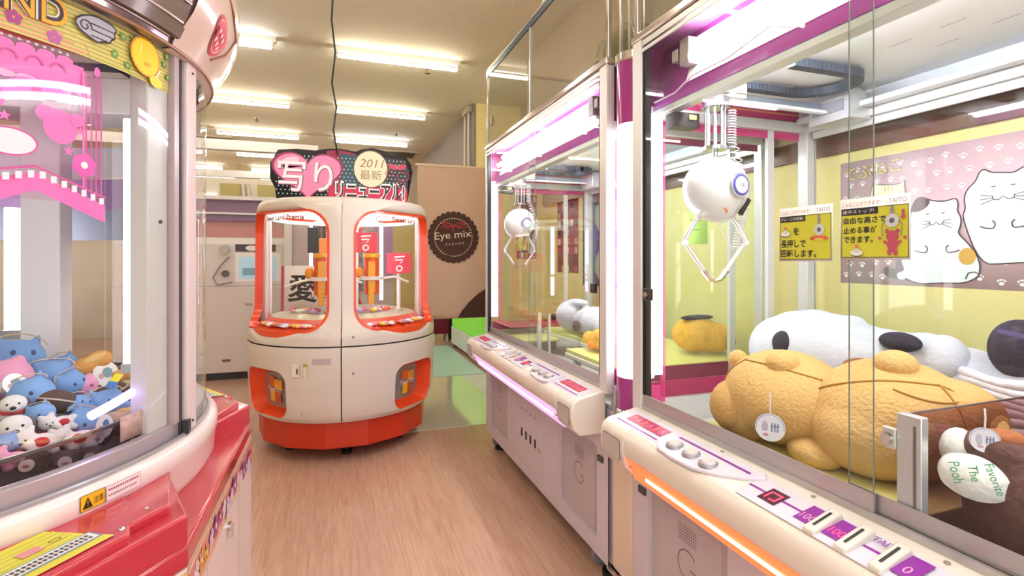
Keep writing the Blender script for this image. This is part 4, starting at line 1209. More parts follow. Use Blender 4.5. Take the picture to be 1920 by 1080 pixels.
# seen through the near machine on the far machine's near end pane
g = G(lambda u, v, w: Vector((1.36+u, 1.772-w, 1.36+v)))
g.plate(0, 0, .12, .13, .001, C('#c4ec80', .5, em=.1)); g.stroke([(.03, .10), (.09, .1)], .004, C('#8cb060', .5)); g.stroke([(.03, .06), (.08, .06)], .004, C('#8cb060', .5)); g.build('sheet', t)

# ---------------------------------------------------------------- yellow instruction stickers on the glass
def sticker(y_left, z0, kind, lab, s=1.0, X=FX-.0006):
    W_, H_ = .14*s, .125*s
    t = thing('instruction_sticker', lab, 'sticker', (X, y_left-W_/2, z0), 'yellow instruction stickers')
    g = G(lambda u, v, w: Vector((X-w, y_left-u*s, z0+v*s)), .00012, .0003)
    g.plate(0, 0, .14, .125, .0005, C('#d8d6d0', .4))
    YS = C('#cdd040', .4); K_ = C('#2a2a34', .4); PR = C('#b08abc', .4)
    g.rect(.003, .004, .137, .105, C('#3c3a30', .4)); g.rect(.0045, .0055, .1355, .1035, YS)
    g.text('こんなことができます!', .004, .109, .009, C('#b0607c', .4), width=.08); g.text('TAITO', .134, .109, .009, PR, width=.034, align='r')
    if kind == 0:
        g.rect(.003, .091, .073, .105, K_); g.text('クレーンが回転!', .006, .094, .008, C('#f0efe8', .4), width=.062)
        g.text('を', .04, .06, .018, K_, off=.02); g.text('長押しで', .006, .031, .019, K_, width=.068, off=.02); g.text('回転します。', .006, .009, .018, K_, width=.095, off=.02)
        bc = (.02, .062)
    else:
        g.rect(.003, .091, .08, .105, K_); g.text('途中ストップ!', .006, .094, .008, C('#f0efe8', .4), width=.066)
        g.text('自由な高さで', .008, .073, .014, K_, width=.088, off=.02); g.text('止める事が', .008, .053, .014, K_, width=.07, off=.02); g.text('できます。', .008, .034, .014, K_, width=.062, off=.02)
        bc = (.038, .012)
        PB = C('#b8506c', .4)
        g.ell(.108, .045, .012, .011, PB); g.ell(.108, .028, .010, .013, PB)
        for q in (-1, 1): g.ell(.108+q*.010, .055, .004, .004, PB); g.ell(.108+q*.012, .033, .006, .003, PB, rot=.6*q); g.ell(.108+q*.006, .014, .004, .006, PB); g.poly([(.108+q*.026, .046), (.108+q*.026, .038), (.108+q*.019, .042)], PB)
        g.poly([(.126, .095), (.131, .095), (.131, .083), (.134, .083), (.1285, .075), (.123, .083), (.126, .083)], PB)
    cu = .108; top = .103; hb = .07 if kind == 0 else .075
    g.rect(cu-.003, hb, cu+.003, top, C('#8c8aa0', .4)); g.ell(cu, hb, .013, .013, C('#c8d0d4', .4)); g.ell(cu, hb, .005, .005, C('#5c6878', .4))
    if kind == 0:
        g.ell(cu, hb-.018, .02, .005, C('#d8684c', .4)); g.ell(cu, hb-.022, .012, .003, YS)
        for q in (-1, 1): g.poly([(cu+q*.024, hb-.02), (cu+q*.014, hb-.013), (cu+q*.014, hb-.024)], C('#c85c50', .4))
    else:
        for q in (-1, 1): g.stroke([(cu+q*.012, hb), (cu+q*.019, hb-.008), (cu+q*.018, hb-.03)], .0015, C('#6c7480', .4))
    g.ell(bc[0], bc[1], .013, .006, C('#5c6c80', .4)); g.ell(bc[0], bc[1]+.002, .013, .006, C('#e8e8e4', .4)); g.ell(bc[0], bc[1]+.006, .007, .005, C('#d0d4d8', .4)); g.poly([(bc[0]-.005, bc[1]+.012), (bc[0]+.005, bc[1]+.012), (bc[0], bc[1]+.02)], C('#d87860', .4))
    g.build('print', t)
sticker(.958, 1.294, 0, 'yellow sticker about holding the button to turn the crane, left of the two')
sticker(.8005, 1.298, 1, 'yellow sticker with a pink bear about stopping at any height, right of the two')
sticker(2.85, 1.345, 0, 'small yellow sticker on the far machine glass, left one under the crane', .75)
sticker(2.735, 1.345, 1, 'small yellow sticker on the far machine glass, right one under the crane', .75)

# ================================================================ ROUND PLUSH MACHINE (left)
LX, LY = -.98, 1.48
LM = thing('plush_machine', 'big round plush prize machine at the left with red consoles and a pale pink canopy', 'arcade machine', (LX, LY, 0))
def lf(a, r, z): return Vector((LX+r*math.cos(R(a)), LY+r*math.sin(R(a)), z))
PWH = C('#e6d8dc', .35, coat=.4)
REDP = C('#bc3040', .22, coat=.7)
V = [(.73, .375), (.73, -.40), (.485, -.78), (-.2, -.86), (-.73, -.45), (-.73, .45), (-.2, .86), (.485, .755)]
VW = [(LX+a, LY+b) for a, b in V]
ins = lambda k: [(LX+a*k, LY+b*k) for a, b in V]
MB(PWH).prism(ins(.997), .06, .74).build('cabinet_body', None, LM, bevel=.004, smooth=20)
MB(DARK).prism(ins(.9), 0, .06).build('plinth', None, LM, smooth=20)
MB(REDP).prism(VW, .735, .78).build('table_top', None, LM, bevel=.008, smooth=20, seg=3)
xs = LX+.73*.997
m = MB(C('#c9b8bc', .4))
m.box(xs-.004, xs+.0015, 1.236, 1.239, .08, .70); m.box(xs-.004, xs+.0015, 1.62, 1.623, .08, .70); m.build('door_seam', None, LM)
MB(CHROME).cyl((xs, 1.466, .625), (xs+.008, 1.466, .625), .011).box(xs+.004, xs+.012, 1.462, 1.470, .595, .63).build('door_lock', None, LM)
# printed band on the side and on the slanted near face
random.seed(12)
def print_band(fn, w_, name='printed_band'):
    g = G(fn, .0002, .0008)
    g.rect(0, 0, w_, .08, C('#d8b070', .4)); g.rect(0, .007, w_, .073, C('#f0dcd0', .4)); g.rect(0, .010, w_, .070, C('#d88a8c', .4))
    u = .02
    while u < w_-.02:
        c_ = random.choice(['#b04a9c', '#e0a040', '#e8d4e0', '#c45a8c', '#d8c8e4', '#8c6ab8'])
        g.flower(u, .028+.024*random.random(), .017+.009*random.random(), C(c_, .4), C('#f0e6e0', .4)); u += .036+.012*random.random()
        g.star(u-.016, .018+.044*random.random(), .008, C('#f0d8dc', .4))
    return g
g = print_band(lambda u, v, w: Vector((xs+w, 1.085+u, .652+v)), .76); g.build('printed_band', LM)
fd = Vector((V[2][0]-V[1][0], V[2][1]-V[1][1], 0)).normalized(); fnrm = Vector((-fd.y, fd.x, 0)); 
if fnrm.dot(Vector((V[1][0], V[1][1], 0))) < 0: fnrm = -fnrm
c1 = Vector((VW[1][0], VW[1][1], 0)) - fnrm*.0022
def nearface(u, v, w): return c1 + fd*(.44-u) + fnrm*w + Vector((0, 0, v))
g = G(nearface, .0002, .0008)
g.rect(.0, .50, .44, .73, C('#e6c890', .4))
for i in range(14): g.rect(0, .505+i*.016, .44, .508+i*.016, C('#e08c5a', .4)); g.w -= g.step
g.w += g.step
g.rect(.0, .724, .44, .73, C('#e0b060', .4))
# a plain round-faced doll with a blue cap
g.ell(.345, .688, .024, .021, C('#5c3a6c', .4)); g.ell(.345, .688, .022, .019, C('#f0d4d8', .4))
for q in (-.012, 0, .012): g.ell(.345+q+.004, .712, .007, .006, C('#3a62b4', .4)); g.w -= g.step
g.w += g.step
for q in (-.009, .007): g.ell(.345+q, .686, .002, .003, C('#4a3040', .4)); g.ell(.345+q*1.5, .68, .003, .002, C('#e88a9c', .4)); g.w -= g.step*2
g.w += g.step*3
g.poly([(.335, .668), (.36, .668), (.366, .635), (.33, .635)], C('#3a62b4', .4))
for u, v in ((.30, .70), (.39, .66), (.40, .70), (.28, .65), (.2, .68), (.12, .66)): g.flower(u, v, .008, C('#e0784c', .4))
g.build('front_print', LM)
# rim and sill
m = MB(C('#ece0e2', .3, coat=.5)); m.lathe([(.60, .78), (.672, .78), (.683, .80), (.686, .85), (.690, .855), (.690, .885), (.684, .893), (.672, .896), (.60, .896)], (LX, LY), 96); m.build('white_rim', None, LM, smooth=40)
m = MB(C('#a8a6ac', .3, metal=.5)); m.lathe([(.672, .896), (.6735, .902), (.668, .904), (.667, .899), (.655, .899)], (LX, LY), 96); m.build('glass_track', None, LM)
m = MB(C('#b4aab4', .25, metal=.3)); m.lathe([(.652, .896), (.658, .90), (.658, .930), (.652, .933), (.64, .933)], (LX, LY), 96); m.build('glass_sill', None, LM, smooth=40)
# curved glass
m = MB(GLASS); m.lathe([(.655, .93), (.655, 1.755)], (LX, LY), 40, -60, -13); m.build('curved_glass', None, LM, smooth=60)
m = MB(GLASS); m.lathe([(.664, .90), (.664, 1.755)], (LX, LY), 60, -10, 50); m.build('curved_glass', None, LM, smooth=60)
m = MB(glassmat('hazy_glass', '#f6f2f2', .05, .6, haze=.10, hz='#d8c8c4')); m.lathe([(.664, .90), (.664, 1.755)], (LX, LY), 100, 50, 300); m.build('curved_glass', None, LM, smooth=60)
# upright where two panes meet
def arc_bar(m, a0, a1, r0, r1, z0, z1, k=3):
    loops = []
    for i in range(k+1):
        a = a0+(a1-a0)*i/k
        loops.append([lf(a, r0, z0), lf(a, r1, z0), lf(a, r1, z1), lf(a, r0, z1)])
    m.loft(loops, caps=True)
m = MB(C('#c9c6c9', .35)); arc_bar(m, -19.0, -12.9, .61, .648, .93, 1.76); m.build('inner_post', None, LM, bevel=.003)
m = MB(C('#b0a0a4', .3)); arc_bar(m, -12.9, -11.2, .63, .662, .93, 1.76); m.build('post_edge', None, LM)
m = MB(C('#dccdd2', .3, coat=.3)); arc_bar(m, -9.6, -5.2, .655, .672, .90, 1.755); m.build('white_post', None, LM, bevel=.003)
MB(C('#4a4648', .4)).cyl(lf(-7.5, .672, 1.735), lf(-7.5, .675, 1.735), .003, n=8).cyl(lf(-7.5, .672, .92), lf(-7.5, .675, .92), .003, n=8).cyl(lf(-15.5, .648, 1.38), lf(-15.5, .652, 1.38), .004, n=8).build('screw', None, LM)
MB(C('#3a3436', .4)).cyl(lf(-10.4, .66, .90), lf(-10.4, .66, 1.755), .004, n=8).build('seal', None, LM)
MB(BLACK).box(-.003, .01, -.01, .01, 0, .03, Matrix.Translation(lf(-10, .668, .90))).build('latch', None, LM)
# canopy: dark grooved part and pale pink flared part
CD = C('#6e5c5c', .18, metal=.3, coat=.6)
m = MB(CD); m.lathe([(.655, 1.755), (.672, 1.757), (.675, 1.775), (.69, 1.778), (.70, 1.80), (.715, 1.83), (.73, 1.87), (.745, 1.93), (.75, 2.02), (.74, 2.10)], (LX, LY), 50, -75, -15.5); m.build('canopy_dark', None, LM, smooth=50)
m = MB(C('#c8b4b4', .2, metal=.4))
for r, z in ((.678, 1.777), (.706, 1.805), (.724, 1.845), (.738, 1.89)):
    m.tube([lf(a, r, z) for a in range(-75, -15, 2)], .003, 6)
m.build('canopy_groove', None, LM, smooth=60)
CP = C('#d8bfb4', .2, coat=.5)
m = MB(CP); m.lathe([(.655, 1.753), (.676, 1.755), (.682, 1.775), (.70, 1.80), (.722, 1.835), (.738, 1.875), (.745, 1.92), (.742, 1.98), (.725, 2.06), (.70, 2.10)], (LX, LY), 60, -16, 60); m.lathe([(.655, 1.753), (.676, 1.755), (.682, 1.775), (.70, 1.80), (.722, 1.835), (.738, 1.875), (.745, 1.92), (.742, 1.98), (.725, 2.06), (.70, 2.10)], (LX, LY), 100, 60, 285); m.build('canopy_pale', None, LM, smooth=50)
prof_c = [(1.775, .682), (1.80, .70), (1.835, .722), (1.875, .738), (1.92, .745), (1.98, .742), (2.06, .725)]
def rc(z):
    for (a, ra), (b, rb) in zip(prof_c, prof_c[1:]):
        if z <= b: return ra+(rb-ra)*(z-a)/(b-a)
    return .725
CL_ = [(-14, 2.03), (-9, 1.965), (-3, 1.91), (3, 1.87), (1, 1.82), (-3, 1.79)]
m = MB(C('#8c5c40', .3)); m.tube([lf(a, rc(z)+.003, z) for a, z in CL_], .003, 6)
m.tube([lf(a, .678, 1.757) for a in range(-40, 50, 2)], .004, 6); m.build('canopy_trim', None, LM, smooth=60)
MB(C('#efe8e6', .4)).lathe([(.0, 1.93), (.60, 1.93), (.655, 1.80)], (LX, LY), 48).build('machine_ceiling', None, LM, smooth=60)
MB(PWH).lathe([(.0, 2.12), (.70, 2.10)], (LX, LY), 48).build('canopy_top', None, LM)
prof_c = [(1.775, .682), (1.80, .70), (1.835, .722), (1.875, .738), (1.92, .745), (1.98, .742)]
def rc(z):
    for (a, ra), (b, rb) in zip(prof_c, prof_c[1:]):
        if z <= b: return ra+(rb-ra)*(z-a)/(b-a)
    return .742
g = G(lambda u, v, w: lf(u/.0129, rc(v)+w, v), .0006, .003)
cu = -5.2*.0129
dr = smoothp([(cu-.048, 1.885), (cu-.04, 1.82), (cu-.005, 1.79), (cu+.035, 1.80), (cu+.052, 1.83), (cu+.01, 1.868)], 3)
sc = lambda P_, k: [(cu+.0+(u-cu)*k, 1.832+(v-1.832)*k) for u, v in P_]
g.poly(dr, C('#cc3048', .4)); g.poly(sc(dr, .84), C('#e8b8bc', .4)); g.poly(sc(dr, .76), C('#d04a5c', .4))
for i in range(6): g.ell(cu-.02+.016*(i % 3), 1.845-.02*(i//3)-.006*(i % 3), .005, .006, C('#eac8c8', .4), n=8); g.w -= g.step
g.build('slice_emblem', LM)
# banner behind the glass under the canopy: u is degrees*.0116
BA = .0116
bfn = lambda u, v, w: lf(u/BA, .648+w, v)
g = G(bfn, .0002, .0008)
b0, b1 = -62*BA, -12.5*BA
g.rect(b0, 1.668, b1, 1.756, C('#e3c878', .4), 30, 1)
for i in range(11): g.rect(b0, 1.671+i*.0078, b1, 1.6738+i*.0078, C('#a8b04c', .4), 30, 1); g.w -= g.step
g.w += g.step
e0 = -29*BA
g.poly([(b0, 1.668), (e0-.02, 1.668), (e0-.028, 1.69), (e0-.05, 1.7), (-37*BA, 1.715), (-41*BA, 1.74), (-45*BA, 1.756), (b0, 1.756)], C('#dd6a70', .4))
for i in range(5): g.rect(b0, 1.672+i*.009, e0-.03-.018*i, 1.676+i*.009, C('#ee9a7c', .4), 20, 1); g.w -= g.step
g.w += g.step
for u, v, c_ in ((-46, 1.682, '#b04a8c'), (-41, 1.692, '#a83a84'), (-36, 1.682, '#b85aa0'), (-39, 1.75, '#9c3a8c'), (-36, 1.752, '#8c3a8c')): g.flower(u*BA, v, .012, C(c_, .4))
for u, v in ((-26.5, 1.695), (-24, 1.683), (-23, 1.705), (-14.6, 1.725), (-13.6, 1.70), (-25, 1.735), (-14, 1.744), (-22.9, 1.74)): g.flower(u*BA, v, .008, C('#6c9c50', .4), C('#e3d080', .4))
ct_ = lambda k: C(k, .4)
for off, col in ((.075, '#e6d8cc'), (.05, '#3a2030'), (.0, '#e8a820')):
    g.text('CANDYLAND'[-4:], -34.4*BA, 1.70, .052, ct_(col), width=.165, off=off, align='r', rot=0)
wc = -33.6*BA; 
wing = smoothp([(wc, 1.728), (wc+.03, 1.748), (wc+.07, 1.746), (wc+.083, 1.738), (wc+.076, 1.730), (wc+.08, 1.722), (wc+.07, 1.716), (wc+.068, 1.708), (wc+.052, 1.706), (wc+.045, 1.700), (wc+.03, 1.704), (wc+.008, 1.712)], 2)
g.poly([(u*1, v) for u, v in wing], C('#b8b4c4', .4)); g.stroke(wing+wing[:1], .003, C('#3a2030', .4))
for a in ((.735, .08), (.724, .078), (.713, .066)): g.stroke([(wc+.03, 1.0+a[0]-.004), (wc+a[1]-.004, 1.0+a[0]-.004)], .002, C('#3a2030', .4))
g.stroke([(wc+.02+.012*(1-i*.05)*math.cos(i*.5), 1.722+.012*(1-i*.05)*math.sin(i*.5)) for i in range(16)], .0022, C('#3a2030', .4))
# plain yellow round balloon figure
yc = -20.3*BA
g.ell(yc, 1.716, .042, .04, C('#e08c2c', .4)); g.ell(yc, 1.716, .038, .037, C('#f0d024', .4)); g.ell(yc+.03, 1.674, .02, .012, C('#f0d024', .4)); g.stroke([(yc-.012, 1.74), (yc-.018, 1.715)], .004, C('#f6ea80', .4)); g.ell(yc+.004, 1.702, .009, .004, C('#e0a020', .4)); g.stroke([(yc+.028, 1.682), (yc+.042, 1.702)], .004, C('#f4f0e0', .4))
g.build('banner', LM)
# pink film poster hanging inside the glass (no figures: bows, stars, flowers, stripes, film strip)
pfn = lambda u, v, w: lf(u/BA, .642+w, v)
g = G(pfn, .0002, .0008)
PK, PD, PL = C('#ea6cbc', .4), C('#cc4c98', .4), C('#f4a8d4', .4)
q0, q1 = -60*BA, -28.3*BA
g.rect(q0, 1.605, q1-.035, 1.648, PK, 24, 1)
for i in range(11): g.ell(q0+.03*i, 1.650, .014, .008, PK, n=14); g.w -= g.step
g.w += g.step
for i in range(9): g.stroke([(q0+.036*i+.012*math.cos(R(t)), 1.628+.012*math.sin(R(t))) for t in range(0, 200, 20)], .003, PD)
for i in range(26): g.rect(q0+.012*i, 1.659, q0+.012*i+.005, 1.663, PL); g.w -= g.step
g.w += g.step
for i in range(12): g.ell(q0+.03*i, 1.60, .016, .006, PL, n=12); g.w -= g.step
g.w += g.step
for i in range(4): g.rect(q1-.034+i*.0095, 1.40, q1-.031+i*.0095, 1.64, PD, 1, 6)
g.rect(q1-.040, 1.40, q1-.036, 1.64, PK, 1, 6)
g.ell(q1-.012, 1.648, .006, .009, PK)
for u, v, r in ((-44, 1.565, .028), (-31.5, 1.47, .022)): g.flower(u*BA, v, r, C('#dc54b4', .4), C('#f6f0f6', .4), 6)
g.ell(-40*BA, 1.582, .028, .016, PK, rot=.4); g.ell(-36.5*BA, 1.59, .024, .016, PK, rot=-.4); g.ell(-38.2*BA, 1.585, .008, .01, PD)
g.ell(-35*BA, 1.53, .028, .03, PK); g.ell(-37*BA, 1.548, .016, .014, PK); g.ell(-32.8*BA, 1.548, .012, .012, PK)
for u, v in ((-32.2, 1.53), (-47, 1.585), (-34, 1.49), (-45, 1.50), (-42, 1.53)): g.star(u*BA, v, .009, PK)
g.ell(-41.5*BA, 1.49, .038, .022, C('#f2e4f2', .4)); g.ring(-41.5*BA, 1.49, .038, .022, .003, PD)
pk = -38.5*BA
g.poly([(q0, 1.37), (pk, 1.445), (q1, 1.40), (q1, 1.368), (pk, 1.415), (q0, 1.30)], PK)
g.stroke([(q0, 1.395), (pk, 1.455), (q1, 1.415)], .004, PD)
for i in range(22):
    u = q0+(q1-q0)*(i+.3)/22
    v = 1.395+(u-q0)/(pk-q0)*.06 if u < pk else 1.455-(u-pk)/(q1-pk)*.04
    g.poly([(u, v-.018), (u+.009, v-.017), (u+.009, v-.005), (u, v-.006)], C('#f8e8f4', .4)); g.w -= g.step
g.build('film_poster', LM)
m = MB(glassmat('film', '#fbe4f4', .03, .5, haze=.06, hz='#f0a0d4')); m.lathe([(.641, 1.40), (.641, 1.66)], (LX, LY), 24, -60, -28.3); m.build('film_sheet', None, LM, smooth=60)
# interior: white pillars with tubes, ceiling mechanism, coiled cord
m = MB(C('#e6e4e6', .4)); m.box(-.86, -.765, 1.88, 1.96, .93, 1.80); m.box(-.60, -.52, 1.93, 1.98, .93, 1.80); m.split('inner_pillar', None, LM, bevel=.004)
TG = glow('plush_tube', '#fbf8ff', 9)
m = MB(TG); m.cyl((-.895, 1.93, 1.09), (-.895, 1.93, 1.45), .022, n=16); m.build('tube_lamp', None, LM)
m = MB(TG); m.cyl(lf(-15.5, .585, 1.075), lf(-15.5, .585, 1.60), .011, n=14); m.build('tube_lamp', None, LM)
m = MB(C('#8c8c8e', .3, metal=.6)); m.box(-.92, -.87, 1.905, 1.955, 1.065, 1.09); c_ = lf(-15.5, .585, 1.06); m.box(c_.x-.012, c_.x+.012, c_.y-.012, c_.y+.012, 1.055, 1.075); m.build('tube_socket', None, LM)
MB(C('#d8d8dc', .3)).lathe([(.60, 1.56), (.61, 1.60), (.61, 1.66), (.60, 1.66)], (LX, LY), 40, 0, 180).build('inner_band', None, LM)
m = MB(C('#9c78a8', .3)); m.lathe([(.62, 1.46), (.62, 1.56)], (LX, LY), 40, 0, 120); m.use(C('#8a8ea0', .35)); m.lathe([(.62, 1.36), (.62, 1.46)], (LX, LY), 40, 0, 120); m.build('inner_board', None, LM, smooth=60)
# moving crane unit in the left machine
t = thing('crane_unit', 'white boxy crane carriage hanging under dark rails inside the round plush machine', 'crane', (-.5, 1.62, 1.6))
M_ = Matrix.Translation((-.53, 1.60, 1.70)) @ Matrix.Rotation(R(-8), 4, 'Z')
MB(C('#d6d6d2', .35)).box(-.09, .10, -.08, .08, -.045, .045, M_).build('carriage', None, t, bevel=.004)
MB(C('#eeeeee', .35)).box(-.12, -.06, -.085, .02, -.04, .04, M_).build('side_box', None, t, bevel=.003)
m = MB(C('#3c4650', .4)); m.box(-.3, .16, -.10, -.085, .055, .07, M_); m.box(-.3, .16, .08, .095, .055, .07, M_); m.box(-.2, -.19, -.1, .09, .055, .09, M_); m.box(.05, .06, -.1, .09, .055, .09, M_); m.build('rail', None, t)
MB(C('#4a545c', .4)).tube([(-.45, 1.50, 1.775), (-.42, 1.52, 1.79), (-.40, 1.55, 1.77)], .004).build('bracket', None, t)
m = MB(C('#c4c4cc', .25, metal=.7)); m.cyl((-.455, 1.60, 1.655), (-.455, 1.60, 1.45), .008); m.box(-.50, -.43, 1.585, 1.65, 1.46, 1.60); m.build('lift_column', None, t, bevel=.002)
m = MB(C('#dcb884', .45))
pts = []
for i in range(46): 
    a = i*.75; pts.append((-.515+.010*math.cos(a)+.004*math.sin(i*.5), 1.66+.010*math.sin(a), 1.60-.0026*i))
for i in range(190):
    a = i*1.0; pts.append((-.515+.0115*math.cos(a), 1.66+.0115*math.sin(a), 1.48-.00125*i))
m.tube(pts, .0022, 5); m.build('coiled_cord', None, t, smooth=180)
# bowl of toys: support, dark glass wall
MB(C('#4a3e40', .5)).lathe([(.0, .99), (.2, .97), (.4, .90), (.50, .80)], (LX, LY), 48).build('toy_bed', None, LM, smooth=60)
MB(glassmat('dark_bowl', '#b4a8a8', .06, .6)).lathe([(.56, .80), (.60, .96)], (LX, LY), 64).build('toy_bowl', None, LM, smooth=60)
MB(C('#5a5254', .3)).lathe([(.598, .957), (.604, .96), (.604, .966), (.598, .966)], (LX, LY), 64).build('bowl_rim', None, LM, smooth=60)
MB(C('#cfc8ca', .4)).lathe([(.0, .795), (.655, .795)], (LX, LY), 48).build('inner_floor', None, LM)
for a0, a1, col, nm, lb in ((-28, 2, '#c8a0ff', 0, 'lilac'), (-60, -44, '#ff4a50', 1, 'red')):
    m = MB(glow('strip_'+lb, col, 2.2)); m.tube([lf(a, .615 if nm == 0 else .60, 1.0+(a-a0)*.0022 if nm == 0 else .985) for a in range(a0, a1, 2)], .009, 8); s_ = m.build('light_strip', None, LM); s_['label'] = f'{lb} glowing strip'
# near and far consoles (slab, step, raised button block)
def console(my, nm):
    fl = lambda x, y: (x, y) if not my else (x, 2*1.455-y)
    P0 = Vector((-.25, 1.083, 0)); d_ = Vector((-.545, -.839, 0)); n_ = Vector((.839, -.545, 0))
    def pt(a, s): p = P0+d_*a+n_*s; return fl(p.x, p.y)
    slab = [pt(0, 0), pt(.5, 0), pt(.5, -.3), fl(-.42, 1.36), fl(-.323, 1.268)]
    MB(REDP).prism(slab, .775, .834).build('console_slab', None, LM, bevel=.006, smooth=30, seg=3)
    stp = [pt(.002, -.035), pt(.16, -.035), pt(.2, -.25), fl(-.42, 1.36), fl(-.326, 1.268)]
    MB(REDP).prism(stp, .83, .851).build('console_step', None, LM, bevel=.006, smooth=30, seg=3)
    A0 = [pt(.10, -.012), pt(.5, -.012), pt(.5, -.24), fl(-.46, 1.14), fl(-.372, 1.168)]
    zt = []
    for p in A0:
        q = Vector((p[0], (p[1] if not my else 2*1.455-p[1]), 0)); zt.append(.850+.03*max(0, -(q-P0).dot(n_)-.012))
    m = MB(REDP); m.loft([[Vector((p[0], p[1], .80)) for p in A0], [Vector((p[0], p[1], z)) for p, z in zip(A0, zt)]], caps=True)
    m.build('console_block', None, LM, bevel=.006, smooth=30, seg=3)
    def tf(u, v, w):   # u along the face from the right end, v inward from the front edge
        x, y = pt(.085+u, -.012-v); return Vector((x, y, .8507+v*.03+w))
    g = G(tf, .0002, .0012)
    g.poly([(.03, .015), (.38, .015), (.38, .13), (.055, .13)], C('#d8d040', .35))
    for i in range(8): g.rect(.05, .03+i*.012, .38, .0335+i*.012, C('#b8bc30', .35)); g.w -= g.step
    g.w += g.step
    g.rect(.035, .032, .165, .062, C('#5a8ca8', .35)); g.rect(.038, .035, .162, .059, C('#e8e8e4', .35))
    for i in range(16):
        for j in range(2): g.rect(.158-i*.0072, .039+j*.009, .153-i*.0072, .0455+j*.009, C('#3a3a48', .4)); g.w -= g.step
    g.w += g.step
    g.rect(.09, .075, .12, .095, C('#d08c90', .4)); g.ring(.07, .085, .008, .005, .0015, C('#5a5a20', .4))
    g.ell(.215, .06, .045, .03, C('#d8909c', .35))
    g.build('yellow_print', LM)
    x, y, z = tf(.215, .055, 0)
    m = MB(C('#40203c', .3)); m.cyl((x, y, z-.004), (x, y, z+.008), .034, .032, n=32); m.build('button_bezel', None, LM, bevel=.002)
    m = MB(C('#f0cc10', .12, coat=.9)); m.lathe([(.0, z+.020), (.014, z+.019), (.024, z+.015), (.028, z+.008)], (x, y), 32); m.build('push_button', None, LM, smooth=80)
    p = tf(.012, .022, 0); MB(CHROME).ell(tuple(p), (.005, .005, .004)).build('screw', None, LM)
    p = pt(.03, -.06); MB(CHROME).ell((p[0], p[1], .852), (.004, .004, .002)).build('screw', None, LM)
console(False, 'near'); console(True, 'far')
# warning sticker on the rim
sf = lambda u, v, w: lf(-34.9+u/.0120, .6905+w, v)
g = G(sf, .0002, .0008)
g.rect(.0, .860, .043, .888, C('#3a3020', .4)); g.rect(.001, .861, .042, .887, C('#e8b824', .4)); 
g.poly([(.004, .864), (.021, .864), (.0125, .883)], C('#1c1810', .4)); g.text('!', .0125, .867, .010, C('#e8b824', .4), align='c'); g.text('注意', .031, .868, .012, C('#1c1810', .4), align='c', width=.017, rot=.0)
g.rect(.044, .860, .115, .888, C('#b8a8b0', .4), 4, 1); g.rect(.045, .861, .114, .887, C('#ece0e6', .4), 4, 1)
for i in range(14): g.rect(.048+i*.0045, .878, .0508+i*.0045, .8815, C('#8c3a50', .4)); g.w -= g.step
for i in range(13): g.rect(.048+i*.0045, .868, .0508+i*.0045, .871, C('#7a5a68', .4)); g.w -= g.step
g.w += g.step
g.build('warning_sticker', LM)
# candy cards by the glass foot at the right
tag(MB(C('#c8a4a0', .4, var=.5, bscale=90)).lathe([(.635, .935), (.635, .985)], (LX, LY), 8, -24, -16).build('sweet_card', smooth=60, solid=.002), 'small speckled card of stickers leaning inside the round plush machine', 'card')

